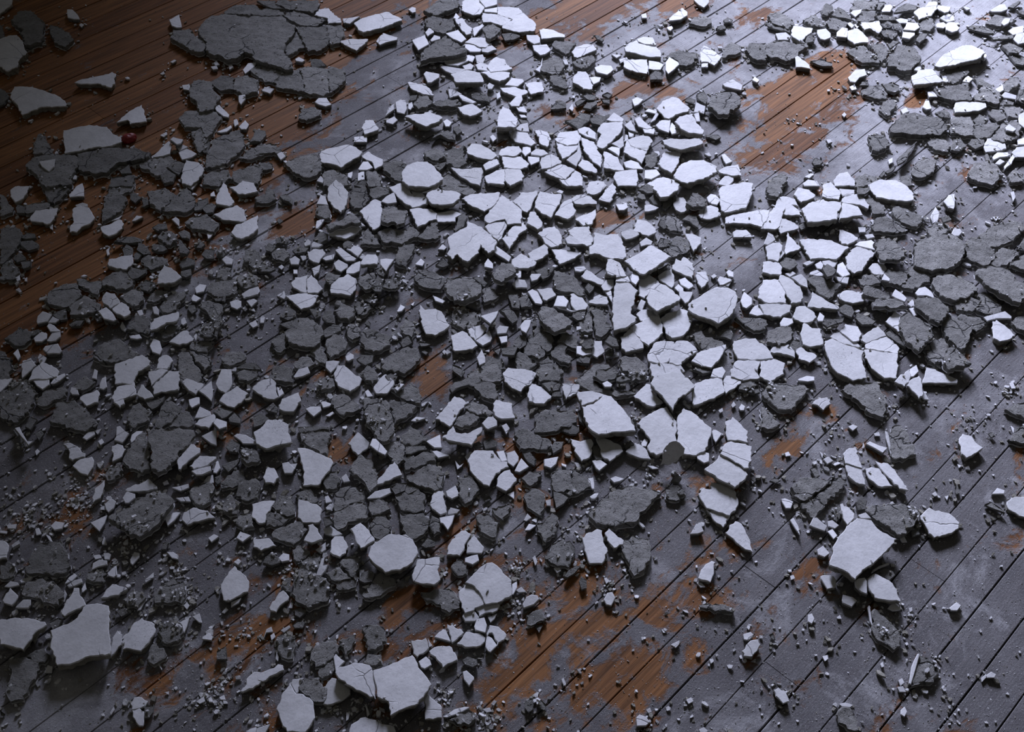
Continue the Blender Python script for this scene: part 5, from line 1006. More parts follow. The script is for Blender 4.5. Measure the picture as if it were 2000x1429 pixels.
w0 1063,896,1091,891,1086,906,1076,914,1063,909
g0 1759,343,1780,340,1782,360,1762,363
w0 943,322,958,312,971,310,976,320,963,327,948,332
w0 568,1336,571,1326,593,1323,586,1336,583,1351,578,1354
g0 433,909,448,901,469,894,463,906,446,922
w0 596,798,606,793,626,793,628,801,613,813,606,808
g0 943,861,956,854,971,861,969,871,948,876
g0 548,1142,560,1127,568,1127,568,1155,555,1152,548,1147
g0 1603,20,1613,5,1626,10,1628,20,1616,30,1606,28
w0 1179,1170,1186,1157,1196,1155,1202,1167,1194,1182,1184,1180
w0 1267,118,1287,121,1297,126,1290,136,1277,136,1267,134
w0 618,1119,628,1089,634,1089,631,1104,641,1102,636,1114,628,1124,618,1124
g0 461,718,479,708,499,708,511,720
w0 322,1012,338,1000,353,1000,340,1017,327,1027
w1 373,919,411,909,413,919,395,927,383,927
w0 903,1311,911,1308,926,1321,926,1326,916,1339,906,1326
w0 651,1283,656,1276,666,1286,674,1291,664,1301,656,1313,654,1303
w0 865,1399,888,1384,908,1379,918,1381,903,1389,873,1401
g0 501,0,538,0,538,8,556,16,528,14,511,6
w0 550,904,563,901,576,914,571,924,555,924
w0 1000,554,1010,544,1025,546,1030,556,1030,562,1008,562
w0 744,393,754,383,770,375,775,395,757,398
w0 65,743,96,740,96,750,83,760,71,753
w0 936,0,971,-3,971,8,948,15
w0 817,1291,832,1281,840,1288,843,1298,830,1306,822,1303
w0 1764,58,1772,43,1792,45,1797,53,1787,60
w0 676,486,689,478,702,481,709,488,699,501
w1 416,826,423,816,443,823,443,833,428,838
w0 1380,385,1388,378,1398,380,1408,390,1401,400,1390,398,1383,393
w0 30,1185,45,1170,60,1170,60,1180,55,1187,35,1187
g0 101,612,128,602,131,622,118,624
g0 1247,368,1262,357,1277,363,1277,375,1264,378
w0 239,972,247,959,264,964,264,972,252,982,244,982
g1 1606,521,1616,514,1634,526,1626,536,1616,539
g0 1538,677,1550,662,1563,665,1565,677,1553,685
g0 423,1271,441,1260,443,1286,423,1286
g0 1020,881,1035,881,1048,896,1045,909,1033,901
g0 1986,194,1991,174,2004,171,2004,202
g0 1971,108,1986,106,2001,111,1999,126,1984,123
g0 820,1063,835,1047,850,1055,850,1065,832,1068
g0 979,65,1014,63,1016,71,1004,76,986,78
w0 1156,899,1171,896,1186,906,1171,919,1164,914
g0 282,1379,300,1374,300,1389,290,1401,282,1401
w0 994,202,1006,189,1019,184,1021,194,1014,207,999,207
w0 1028,68,1050,68,1055,73,1055,83,1043,86,1030,78
g0 1901,234,1913,222,1923,227,1931,234,1923,242,1908,242
g1 348,466,353,468,370,488,365,496,350,494
g0 285,783,307,780,322,773,317,785,297,798
w0 908,1089,921,1084,933,1082,936,1094,923,1102,908,1097
g0 1121,607,1144,604,1141,622,1128,624,1118,617
w0 1325,546,1338,541,1353,554,1355,559,1345,564,1330,556
g0 1270,144,1280,134,1292,141,1295,154,1270,154
g0 1156,871,1166,866,1174,881,1176,896,1164,896
w0 1005,919,1018,894,1033,911,1015,922
g0 1076,207,1093,194,1106,199,1106,209,1091,212,1076,212
g0 1353,720,1370,712,1385,717,1390,725,1373,730
w0 1742,577,1749,564,1764,574,1772,582,1767,589,1749,582
g0 267,486,270,473,282,476,295,494,280,496
w0 1606,509,1631,506,1636,511,1631,521,1618,524,1608,516
g0 393,496,401,486,418,486,418,504,403,504
g0 1076,871,1083,861,1101,861,1096,876,1081,884
g1 1136,672,1141,662,1156,660,1161,667,1159,677,1144,680
w1 1015,637,1025,624,1038,624,1035,637,1028,650,1018,645
w0 204,984,217,972,227,979,222,992,212,1000,207,995
w0 1989,224,2004,217,2004,252,1991,242
g1 1181,665,1191,652,1204,660,1209,675,1196,675
g0 393,403,413,395,423,400,416,413,403,415
w0 1184,234,1199,219,1219,232,1217,237,1194,237
g0 1267,388,1277,378,1292,388,1292,398,1277,400
w0 1691,866,1699,861,1717,869,1734,874,1724,884,1707,874
g0 446,816,458,803,471,816,469,826,448,823
w0 699,330,709,315,719,315,729,327,717,332,702,332
g0 1126,700,1139,690,1154,695,1151,708,1136,708,1126,705
g0 606,115,626,115,638,127,610,131
w0 1969,60,1979,53,1999,50,1999,63,1979,68
g0 1285,473,1290,463,1310,468,1312,476,1302,481,1287,481
w0 1523,630,1530,619,1548,622,1550,630,1538,637,1525,637
g0 795,942,805,944,817,954,797,964,790,957
w0 65,660,81,647,91,650,91,660,81,667,68,667
w0 222,859,227,851,244,841,252,846,239,864
g0 96,1215,113,1205,123,1208,118,1220,103,1228
w0 1634,63,1644,53,1656,55,1656,63,1654,73,1634,71
w0 614,199,622,191,638,191,642,197,648,204,636,208,622,204
w0 91,665,101,650,118,647,118,657,108,665,98,667
w0 1037,297,1047,290,1062,292,1072,300,1057,305,1037,302
g0 1360,184,1375,176,1383,189,1378,202,1363,194
w0 908,86,923,86,933,93,941,96,938,101,918,101,908,93
w0 928,126,941,121,958,128,953,139,933,136
w0 1348,1042,1360,1022,1368,1022,1375,1037,1363,1042
w0 1515,65,1535,63,1545,71,1540,78,1520,78
w0 1933,20,1953,8,1963,8,1969,18,1956,23,1938,23
w0 181,1099,194,1092,209,1094,209,1102,191,1107,179,1112
w0 1006,252,1016,242,1031,239,1034,257,1019,257
w0 1355,219,1360,199,1378,207,1375,222,1365,219
g0 1583,118,1601,116,1626,121,1626,128,1606,128
g0 1025,1369,1040,1364,1043,1371,1040,1384,1033,1391,1025,1381
w0 1817,423,1827,403,1835,415,1832,431,1822,436
g0 1295,405,1295,388,1302,385,1315,385,1312,398,1300,408
g0 295,486,300,476,317,476,327,486,307,491
w0 448,589,461,584,471,587,471,599,463,604,451,599
w0 418,209,428,204,448,224,446,229,436,227,423,217
w0 1596,1073,1608,1065,1621,1080,1611,1088,1598,1083
g0 239,486,247,476,259,483,259,496,242,499
w0 1639,368,1669,370,1669,380,1646,383
w0 931,698,941,682,948,698,948,708,936,713
w0 1401,546,1406,539,1428,544,1428,549,1413,556,1406,556
w0 1835,35,1848,25,1863,30,1865,40,1850,43
g0 780,665,797,655,807,667,787,677
w1 1229,541,1237,531,1247,534,1249,546,1242,556,1234,551
w0 131,18,141,18,151,28,156,37,144,37,132,34
w0 1492,476,1500,453,1510,458,1515,468,1508,473,1500,478
g1 1674,373,1676,363,1699,363,1699,370,1689,378,1676,378
w0 98,1027,108,1017,126,1020,121,1032,106,1035
w0 368,780,383,775,390,775,390,788,375,796,370,791
w1 1202,549,1207,536,1227,539,1232,549,1229,551
w0 461,1050,469,1037,491,1045,474,1058
g0 48,833,60,813,73,818,60,838
w0 345,1218,370,1205,365,1223,360,1235,355,1228
w0 1355,0,1385,-3,1385,5,1375,15,1365,10
w0 1734,1187,1739,1180,1749,1175,1759,1177,1759,1190,1744,1192
g0 883,710,898,715,908,725,901,735,885,723
w0 969,642,976,635,994,637,989,650,971,652
w0 500,1422,523,1414,528,1414,518,1432,500,1432
w0 1525,974,1533,972,1550,979,1545,992,1535,992
g0 1903,151,1918,154,1938,166,1936,171,1911,164
g0 1827,219,1845,212,1855,219,1858,229,1838,227
g0 297,443,310,436,325,436,327,446,307,451
w0 1568,358,1578,350,1596,353,1601,363,1571,363
g0 691,360,694,347,714,352,714,368
g0 1290,425,1300,415,1302,443,1297,446,1285,436
g0 518,798,533,785,543,796,540,806,523,803
w0 969,881,984,879,991,899,979,901
w0 1209,272,1217,264,1219,285,1212,290,1194,280
g0 1712,30,1727,28,1752,33,1749,38,1717,38
g0 1497,43,1508,45,1543,58,1543,63,1523,58,1500,50
w0 474,136,484,123,501,121,496,131,479,144
g0 1101,1124,1111,1112,1126,1104,1134,1104,1121,1119,1108,1127
g0 1139,209,1149,196,1166,194,1166,202,1154,212
w0 875,174,888,174,903,184,878,191
g0 1123,229,1136,219,1154,224,1151,237,1126,229
g0 908,594,936,584,941,597,933,602
g0 603,602,613,602,628,607,626,617,616,622
w0 618,398,626,380,636,383,641,400
g0 25,504,38,491,50,501,50,506,33,511
g0 1310,939,1317,919,1332,932,1325,942
w0 1259,413,1259,400,1270,398,1287,405,1280,410,1267,413
w0 928,108,943,106,948,116,941,126,931,123
w0 941,101,941,93,961,88,971,96,953,103
w0 691,267,717,264,717,277,691,277
w0 543,1089,553,1079,565,1082,565,1094,550,1097
w0 1938,307,1948,297,1969,297,1971,305,1953,307,1941,312
w0 1390,841,1398,838,1411,846,1398,864,1393,856
g0 850,516,868,501,878,516,865,521
w0 91,637,96,630,106,635,118,645,118,647,98,647
w0 1762,73,1764,60,1787,63,1787,68,1777,76
g0 254,378,264,375,277,385,264,395,254,388
g0 232,330,252,320,257,338,237,338
w0 1031,305,1054,307,1054,315,1037,322,1031,312
w0 1956,186,1963,179,1986,186,1984,194,1961,191
w0 1558,740,1576,733,1591,735,1591,743,1578,745,1560,743
w0 1249,473,1262,463,1275,471,1272,478,1264,478,1252,481
w0 194,750,199,738,207,735,209,755,202,760,194,758
w0 254,1092,262,1077,272,1079,272,1087,259,1102,254,1099
w0 1628,539,1644,541,1659,541,1656,554,1639,551
g0 1103,1058,1113,1055,1123,1068,1123,1080,1111,1073
w0 1186,290,1196,285,1212,287,1209,305,1202,300
g0 1282,526,1305,514,1310,524,1297,529,1287,536
w0 209,1119,219,1109,227,1104,229,1122,222,1127,212,1124
w1 28,836,38,833,53,861,65,861,55,869
w0 1830,15,1832,10,1858,13,1853,23,1845,25,1835,20
w0 380,562,390,554,403,556,398,569,383,572
g0 134,632,149,622,164,624,156,635,139,637
w0 1777,720,1790,712,1795,725,1785,735,1777,735
g0 1131,1134,1136,1124,1146,1132,1146,1147,1136,1150
g0 348,453,360,448,370,453,370,466,355,463
w0 254,859,257,848,267,841,280,841,270,854,257,864
g0 752,733,764,728,777,733,772,743,757,743
g1 1204,733,1217,730,1232,740,1212,745,1204,743
w0 335,952,368,944,370,952,353,959
w0 1219,244,1232,234,1239,247,1242,257,1229,254
w0 131,1142,146,1132,159,1129,161,1137,144,1145,134,1147
w0 433,506,441,499,456,506,453,516,441,516
g0 30,405,35,398,48,400,48,415,33,415
w0 1853,1187,1868,1175,1878,1182,1870,1192,1858,1192
g0 576,1190,588,1185,596,1195,586,1205,576,1200
w0 1307,252,1312,239,1325,252,1327,259,1312,262
w0 98,748,108,735,126,728,128,733,116,743,103,750
g0 545,383,558,378,571,388,571,398,553,390
w0 1543,1015,1550,1010,1560,1027,1563,1045,1553,1032
w0 1858,456,1863,446,1875,446,1880,453,1873,461,1863,461
w0 843,881,853,879,878,889,855,894
g0 390,287,403,277,411,275,406,297,398,297
g0 1048,1364,1058,1366,1068,1376,1063,1386,1050,1379
w0 1202,398,1217,398,1224,395,1227,405,1219,410,1209,410
g0 1936,73,1956,68,1984,68,1979,73,1958,76,1941,76
w0 565,506,576,499,586,506,583,516,568,516
g0 571,1220,581,1210,596,1215,591,1225,576,1225
g0 353,529,373,524,373,536,363,541,353,536
g0 1923,984,1936,979,1953,990,1963,1000,1941,992
w0 1021,287,1037,285,1037,297,1026,305,1019,297
w0 1081,594,1101,592,1111,604,1126,607,1116,609,1103,604,1093,602
g0 571,488,583,481,603,483,596,491,578,494
w0 895,186,901,184,931,199,923,202,903,196
g0 1141,559,1149,549,1161,556,1159,564,1151,572
w0 669,36,703,32,683,46,671,44
g0 538,466,548,461,563,468,560,476,540,473
w0 1035,539,1038,534,1055,534,1058,536,1050,546,1038,549
w0 1961,325,1979,300,1984,305,1976,320,1963,330
g0 1953,202,1958,194,1981,194,1979,204,1953,204
g0 1128,803,1136,798,1141,813,1141,828,1131,821
w1 946,514,953,504,963,514,963,524,946,521
g0 40,463,53,453,68,456,71,463,50,466
w0 1451,1238,1466,1233,1474,1240,1461,1250,1453,1248
g0 923,541,933,539,953,551,946,559
g0 669,476,676,468,691,473,686,483,671,483
w0 416,922,418,904,426,899,431,914,423,924
g1 631,1010,644,1007,651,1020,636,1027
g0 25,838,33,836,50,871,45,871
g0 1790,78,1797,63,1812,65,1805,76,1797,83
g0 1139,186,1149,179,1164,186,1161,194,1149,194
w0 1616,1017,1626,1015,1639,1025,1631,1032,1618,1027
w0 161,854,171,843,184,841,186,848,169,859
g0 1576,71,1586,65,1593,73,1591,81,1573,83
g0 40,511,60,506,60,519,45,524
w0 1583,531,1596,526,1613,539,1596,539,1581,536
g0 1744,45,1759,45,1764,55,1759,63,1747,55
w0 1722,20,1729,10,1739,8,1744,13,1739,23,1724,23
w0 946,18,974,13,971,25,946,23
g0 227,1192,244,1185,252,1195,237,1203
w0 616,1073,636,1058,636,1073,626,1080
w0 923,55,936,50,943,45,946,50,936,60,926,71
g0 1222,823,1239,813,1244,823,1237,833
w0 360,360,373,352,385,357,375,370
w0 1234,194,1244,189,1257,194,1247,204,1239,207
g0 1181,682,1191,677,1199,695,1184,698
g0 1000,672,1010,682,1005,695,992,692
w0 398,939,406,929,416,927,418,942,411,944
g0 1461,765,1469,755,1481,753,1484,765,1474,768
g0 -3,48,5,50,9,73,-3,73
w0 8,1145,20,1134,35,1137,38,1142,18,1147
g0 368,594,380,594,385,604,375,612,368,604
w0 608,524,626,516,623,531,613,539
w0 875,1000,880,990,898,995,893,1002,875,1005
g0 421,491,431,483,441,494,436,501,423,499
w0 1244,602,1252,584,1262,589,1254,607
w0 1254,249,1267,249,1280,254,1277,262,1259,259
w0 1408,302,1416,300,1431,315,1418,320
w0 1121,521,1141,519,1146,526,1134,531,1123,529
w1 332,272,338,267,358,272,353,280,345,282
w0 1151,151,1161,149,1174,151,1171,159,1159,164
g1 732,524,744,521,754,531,749,539,739,534
w0 343,972,368,969,373,979,353,979
g0 1586,315,1593,307,1608,315,1601,322,1591,322
w0 1986,272,2004,267,2004,282,1989,282
w0 466,247,479,234,486,242,481,252,471,252
g0 418,932,431,927,433,939,421,949
g0 885,247,898,244,903,257,893,262,885,254
w0 674,695,681,687,691,692,691,700,681,705,676,703
w0 1802,209,1807,196,1815,196,1820,212,1810,214
w0 1938,964,1948,952,1963,957,1961,964
w0 73,698,78,690,91,698,86,708,76,708
g0 1719,45,1734,40,1744,45,1739,53,1727,53
w0 227,833,234,831,244,841,227,851
w0 699,338,712,332,712,350,699,353
w0 126,1140,134,1127,146,1119,151,1124,141,1134
w0 754,234,770,227,777,234,767,242,754,239
w0 136,765,139,755,151,758,154,770,141,770
g0 1378,262,1403,262,1408,267,1398,272,1380,267
g0 1217,866,1232,859,1239,866,1224,876
w0 481,587,496,582,504,587,491,599
w0 979,831,989,826,996,836,989,848
g0 1583,914,1593,909,1601,927,1593,932
g0 68,846,81,836,86,846,76,859
g0 518,483,525,473,538,483,530,491,520,488
w0 325,1077,338,1077,348,1084,348,1092,335,1089
w0 974,657,991,655,991,667,979,670
w1 1676,1005,1691,1000,1702,1012,1681,1012
w0 1838,144,1848,139,1853,161,1843,159
w0 395,1243,408,1235,416,1243,413,1250,395,1248
g0 317,1060,330,1055,332,1070,317,1073
w0 1591,516,1603,509,1608,516,1608,526,1596,524
w0 1146,934,1159,932,1161,954,1156,954
w0 1191,934,1202,929,1219,934,1212,939,1199,942
w0 1729,841,1734,843,1744,891,1739,886
w0 1616,1037,1626,1032,1636,1045,1628,1052
g0 848,322,873,315,865,327,858,332
w0 375,1203,390,1197,395,1215,388,1215
g0 1078,765,1096,763,1098,773,1078,775
w0 511,177,517,169,536,173,528,183
g0 1011,229,1029,232,1034,244,1019,242
w0 628,504,639,499,654,496,651,506,636,509
w1 1963,249,1971,242,1986,252,1979,257,1966,254
w0 1661,25,1666,20,1684,18,1681,25,1671,33
g0 416,579,441,577,438,587,421,587
w0 903,128,918,123,926,128,921,136,908,136
w0 684,436,699,428,714,441,699,441
w0 608,476,613,471,631,478,623,483,608,483
w0 466,186,479,184,479,194,471,204,466,199
g0 1043,811,1050,806,1060,808,1053,821,1045,823
g0 101,1180,123,1170,123,1177,111,1187
w1 825,375,843,368,858,357,855,370,838,375
w0 616,446,618,431,626,428,634,428,628,438,621,446
w0 1749,38,1759,35,1775,38,1772,45,1757,45
w0 1005,526,1018,524,1018,541,1010,544
w0 1000,1140,1010,1134,1010,1147,1003,1160,1000,1160
g0 1780,1037,1792,1030,1797,1042,1782,1047
w0 86,1313,93,1298,103,1301,101,1313
w0 830,63,838,53,845,55,848,63,835,71
g0 1560,436,1576,431,1578,441,1565,448
w0 479,1429,489,1422,501,1419,501,1432
w0 754,1318,762,1313,777,1328,772,1333
w0 1596,622,1601,609,1611,617,1608,627,1598,627
w0 1704,1112,1717,1104,1737,1097,1737,1102,1717,1109,1702,1119
w0 911,108,921,106,928,111,923,121,913,118
w0 1812,179,1825,176,1832,189,1815,189
w0 666,932,676,924,684,939,671,942
g0 378,478,393,471,401,476,393,483,380,483
w0 1830,45,1843,43,1850,48,1843,55,1830,53
g0 1176,227,1191,222,1189,234,1179,242
w0 1008,209,1023,207,1030,219,1023,219,1013,217
w0 1578,1200,1586,1197,1591,1208,1586,1218,1578,1213
w0 1926,1318,1936,1311,1946,1316,1943,1323,1928,1323
w0 1775,602,1787,599,1792,614,1785,617
w0 1694,1185,1699,1182,1704,1215,1704,1223,1699,1213
w0 25,690,35,680,40,695,35,703
w0 626,785,634,783,649,788,644,793,631,796
w0 1317,562,1325,554,1335,562,1335,569,1325,569
w0 252,655,272,652,277,660,267,662,254,660
w0 373,582,378,574,393,582,383,589,375,587
w0 1639,1374,1651,1371,1666,1376,1661,1381,1644,1379
w0 179,738,184,720,191,723,189,740
w0 423,257,443,249,451,244,453,249,443,257,431,259
w0 865,237,873,232,883,239,878,247,870,247
g0 277,388,287,383,290,398,280,403
w0 146,400,161,395,171,398,171,403,151,405
w0 406,1050,418,1042,428,1047,413,1058
w0 752,227,762,207,770,202,770,214,759,222
w0 540,755,550,758,555,768,545,775
w1 1956,45,1963,35,1974,35,1971,45,1961,50
w0 1943,174,1958,164,1961,176,1951,181
w0 1880,159,1888,146,1901,154,1893,161
w1 1176,748,1186,743,1196,750,1194,755,1181,755
g0 923,866,936,861,943,869,928,876
g1 1734,86,1744,78,1757,81,1747,88,1739,93
w0 540,300,550,295,558,305,548,312
w0 451,1175,471,1167,466,1177,451,1185
w0 1181,569,1194,567,1196,582,1194,589,1189,579
g0 1666,1167,1679,1165,1681,1177,1674,1182
w0 810,516,822,504,830,511,825,519
w0 297,599,305,597,310,604,310,614,300,612
w0 845,577,853,579,870,587,865,592,850,587
g0 1244,385,1249,375,1259,380,1262,388,1254,390
w0 1759,1386,1767,1379,1772,1389,1767,1399,1759,1394
w0 13,1025,33,1022,30,1032,15,1032
w0 93,630,103,617,116,624,108,630
w0 202,1079,212,1079,217,1082,214,1092,204,1092
w0 540,577,555,567,558,577,555,584
w0 1025,1035,1033,1022,1048,1025,1035,1035
w0 1608,896,1618,891,1628,899,1616,906
w0 802,821,812,813,832,816,812,823
g1 1838,423,1853,420,1858,428,1843,433
w0 345,285,358,282,368,287,350,295
g0 262,496,267,491,277,496,270,506,262,506
w0 618,353,626,343,639,353,631,358
w0 1131,270,1134,292,1136,305,1126,300,1128,285
w0 355,166,368,164,373,169,370,176,358,174
w0 840,78,848,68,860,71,860,76,843,81
g0 1717,3,1729,3,1719,18,1712,18
w0 1355,222,1365,219,1368,237,1360,237
w0 1752,1341,1764,1339,1770,1351,1757,1351
g0 817,667,835,667,845,670,832,675,822,675
w0 1568,514,1578,509,1593,506,1591,511,1576,519
w0 1418,531,1423,526,1433,531,1433,541,1423,539
w0 1365,1424,1375,1419,1383,1427,1378,1432,1368,1432
w1 1722,546,1727,534,1739,544,1737,549
w0 1252,866,1259,856,1267,859,1262,871,1254,871
w0 335,428,343,423,350,428,350,441,343,436
w0 712,765,719,760,729,773,717,775
w0 1533,534,1548,529,1555,534,1543,541
w0 116,1172,123,1165,126,1150,131,1160,126,1175
g0 800,184,815,184,812,194,802,196
w0 1676,443,1691,443,1691,453,1679,453
w0 486,632,499,624,504,635,494,640
g0 1338,196,1345,189,1358,194,1355,202
g0 1969,13,1989,0,1994,3,1979,15
w0 282,1132,300,1117,300,1127,285,1137
w0 634,969,641,967,649,979,636,982
w0 267,1192,282,1165,285,1170,275,1190
w0 593,476,601,466,608,471,606,478,596,481
g0 184,617,194,612,199,624,189,627
w0 775,607,782,594,792,599,785,607,777,609
w1 770,758,782,748,790,750,777,763
w0 1008,1152,1018,1145,1028,1155,1013,1157
w0 1913,113,1923,101,1928,108,1923,118
w0 1523,481,1533,494,1528,501,1523,506
w0 1772,594,1782,584,1790,594,1780,599
w0 383,1369,398,1359,401,1369,390,1374
w0 1310,1258,1327,1250,1327,1258,1320,1265
g0 1679,166,1684,159,1696,156,1696,166
w0 1656,833,1666,828,1676,833,1666,841
w0 712,1374,717,1374,722,1394,717,1399
w0 1689,458,1704,456,1709,463,1694,466
g0 1123,199,1139,191,1144,194,1128,207
w0 1259,217,1267,212,1285,217,1280,222
w0 1270,239,1282,219,1290,219,1280,234
g0 1176,184,1186,179,1196,184,1189,191
w0 234,637,239,627,247,642,244,647,237,642
w0 702,1112,712,1112,707,1127,702,1132
g0 717,1376,722,1374,727,1389,722,1399
w0 1943,320,1953,310,1963,315,1953,322
w0 548,1230,565,1220,568,1225,555,1235
w0 953,1205,971,1197,966,1208,958,1215
w0 1757,1050,1764,1042,1772,1058,1762,1058
w0 515,1245,520,1228,530,1223,533,1233,520,1235
w0 951,166,956,161,966,166,961,174,953,174
w0 797,18,805,13,812,15,812,23,805,25
w0 1800,775,1807,765,1815,780,1805,780
g0 770,539,772,529,785,534,782,541
w0 68,1032,76,1030,81,1042,71,1045
w0 353,624,360,619,365,630,358,635,353,632
g0 1413,38,1421,33,1431,38,1428,43,1416,43
g0 943,972,956,967,961,974,948,979
w0 576,115,584,111,596,117,590,121,578,119
g0 1503,939,1513,932,1525,937,1515,942
g0 1398,55,1408,48,1416,50,1418,55,1406,58
w0 1759,214,1770,209,1777,217,1764,222
w0 908,891,918,881,923,884,913,899
w0 1785,136,1795,123,1800,134,1795,139
g0 1928,297,1936,317,1926,312,1923,302
w0 1974,375,1981,373,1984,385,1979,393
g0 1865,952,1870,944,1875,962,1868,964
w0 956,267,963,262,971,270,963,277
w0 855,486,865,476,873,483,868,488
g0 1045,1220,1060,1220,1053,1235
w0 1045,136,1055,128,1060,113,1058,134,1055,141
w0 1209,116,1224,111,1227,116,1212,123
w0 696,499,707,494,714,499,707,506
g0 1729,335,1744,325,1752,322,1747,330,1734,338
w0 181,1084,194,1082,199,1089,186,1092
g0 1161,68,1169,68,1179,76,1176,81,1166,76
g0 1174,191,1191,194,1191,202,1179,199
w0 1659,169,1669,164,1674,174,1664,176
w0 797,202,805,199,807,207,802,214,797,212
w0 1023,1015,1030,1002,1038,1010,1028,1017
w0 1081,1109,1093,1107,1096,1114,1088,1119
w0 257,431,267,420,280,423,264,431
w0 88,1042,98,1047,108,1065,96,1055
w0 1443,796,1448,788,1456,793,1453,801,1446,801
w0 943,1384,956,1381,961,1389,951,1391
w0 1065,977,1076,974,1076,987,1068,987
g0 963,682,979,677,974,692
g0 322,410,343,388,348,390,327,408
w0 159,1150,166,1137,169,1150,161,1157
w0 727,1060,742,1050,744,1055,729,1065
w0 1340,1366,1350,1361,1355,1369,1345,1374
w0 1040,1089,1045,1084,1050,1097,1045,1104
w0 1754,1328,1762,1323,1767,1333,1759,1339
w0 1277,295,1287,295,1290,302,1282,307
w0 267,607,277,604,280,614,272,617
w0 1360,1137,1370,1137,1378,1145,1368,1147
w0 888,899,898,909,906,904,901,911,893,916
w0 1571,345,1583,338,1591,340,1581,348
w0 456,234,463,232,466,242,458,247
w0 358,1182,365,1175,370,1182,365,1190
g0 822,685,830,680,838,685,832,692
w0 1370,123,1383,123,1383,131,1370,131
w0 1474,149,1484,156,1479,161,1469,156
g0 0,1386,10,1394,5,1401,0,1401
g0 1984,18,2004,23,2004,30,1989,23
g0 471,602,479,592,484,602,479,607
w0 991,964,1004,959,1004,974
w0 676,1391,684,1389,681,1404,676,1407
w0 1971,748,1979,745,1984,758,1976,758
g0 1503,1238,1510,1235,1515,1248,1508,1248
w0 1606,1281,1616,1278,1618,1286,1611,1291
w0 1252,28,1262,25,1264,35,1254,35
w0 141,340,151,343,149,350,139,350
w0 586,499,598,499,598,506,591,509
g0 628,572,639,567,641,577,634,579
w0 1373,315,1385,317,1401,325,1398,330,1388,322
w0 403,453,416,456,411,463,406,466
w0 199,1058,204,1047,209,1063,199,1063
w0 969,184,976,179,979,189,971,194
w0 1098,116,1108,116,1111,126,1103,126
w0 679,338,689,335,686,348,679,345
w0 508,619,518,619,515,630,508,630
w0 565,906,581,904,576,916
w0 1227,257,1239,259,1237,267,1229,267
w0 1654,45,1661,43,1669,50,1664,55
g0 712,632,717,624,724,630,722,637
g0 1040,627,1048,622,1048,635,1040,637
w0 1264,909,1275,909,1287,914,1275,916
w0 191,861,199,856,204,864,196,869
w0 1194,106,1209,106,1214,108,1204,113
w0 885,35,890,25,898,33,893,38
w0 528,1240,535,1235,538,1243,530,1250
w0 1734,312,1744,307,1744,317,1737,320
w0 428,1361,438,1356,441,1366,431,1366
g0 1466,934,1471,929,1479,934,1474,942
w0 1179,1129,1184,1127,1191,1134,1184,1140
w0 1413,556,1428,546,1431,544,1423,559
w0 1880,13,1895,13,1895,18,1888,20
w0 207,488,214,483,214,496,209,499
w0 184,841,199,836,191,848
w0 636,811,649,803,654,806,644,813
w0 1302,53,1312,50,1315,55,1310,60,1305,58
w0 1111,212,1118,202,1121,212,1118,217
w0 1096,1326,1101,1323,1106,1336,1101,1339
w0 1916,1323,1926,1316,1926,1323,1918,1331
w0 30,541,38,536,40,546,33,549
w0 214,1391,222,1379,224,1386,217,1396
w0 563,1187,568,1175,573,1177,571,1187
w0 1533,884,1540,881,1545,889,1535,891
w0 317,942,327,937,330,944,320,947
w0 433,1195,441,1185,446,1190,438,1197
w0 0,1035,15,1037,13,1042,0,1040
w0 416,123,423,118,429,126,421,128
w0 423,320,433,322,441,325,431,330
w0 1013,222,1025,224,1030,229,1018,229
w0 540,1273,545,1281,543,1291,538,1286
w0 411,130,423,128,426,134,416,136
w0 1666,745,1676,740,1679,748,1671,750
w0 1466,934,1471,932,1476,939,1469,944
w0 312,264,325,257,327,262,320,267
w0 411,378,418,373,421,383,411,383
g0 1820,0,1838,0,1838,5,1827,5
w0 1219,277,1222,262,1227,264,1227,272
g0 1931,846,1938,843,1943,851,1936,854
w0 835,1245,840,1253,845,1260,838,1263
g0 1717,343,1727,332,1729,338,1722,345
w0 1820,964,1827,959,1832,967,1825,969
w0 1707,846,1717,843,1719,851,1709,851
w0 1428,791,1433,783,1438,791,1431,796
w0 543,521,550,516,555,521,550,526
w0 1086,375,1093,370,1101,373,1098,378
w0 68,881,73,876,78,881,71,889
g0 540,431,545,425,553,431,545,436
w0 707,1145,722,1140,717,1150
w0 1375,300,1385,297,1390,305,1383,305
w0 1388,539,1395,534,1401,539,1393,544
w0 1385,1286,1393,1286,1395,1291,1388,1296
w0 1543,1124,1550,1122,1553,1129,1545,1132
w0 1626,906,1636,901,1644,904,1631,909
w0 500,567,505,559,508,569,503,574
w0 1613,272,1623,272,1626,277,1618,280
w0 573,526,581,526,581,534,573,534
w0 649,982,651,982,649,997,644,995
w0 446,128,453,126,456,131,448,136
w0 217,431,232,423,239,420,232,428
w1 378,657,383,650,385,655,383,665
w0 305,1291,310,1293,317,1306,315,1308
w1 1126,637,1134,637,1136,642,1126,645
w0 1403,801,1411,796,1413,803,1406,806
w0 1038,1015,1050,1010,1048,1020
w0 380,431,385,423,388,428,385,438
w0 1719,1296,1724,1291,1727,1301,1722,1303
w0 408,425,416,428,426,436,418,436
w0 436,1366,443,1369,446,1374,436,1374
w0 1275,325,1290,327,1292,332,1282,330
w0 702,775,709,773,714,778,707,780
w0 1669,48,1674,45,1679,50,1674,55
w0 1644,224,1649,219,1654,224,1649,229
w0 863,687,868,682,873,687,868,692
w0 1775,1187,1782,1185,1782,1192,1777,1195
w0 96,441,103,438,103,448,98,446
w0 196,990,204,987,204,995,196,995
w0 1938,423,1951,423,1946,431
w0 1974,831,1981,836,1979,846
w0 1634,1205,1641,1200,1644,1208,1636,1208
w0 332,121,340,116,345,118,338,123
w0 486,604,496,602,499,609
w0 1461,1220,1466,1223,1463,1230,1458,1225
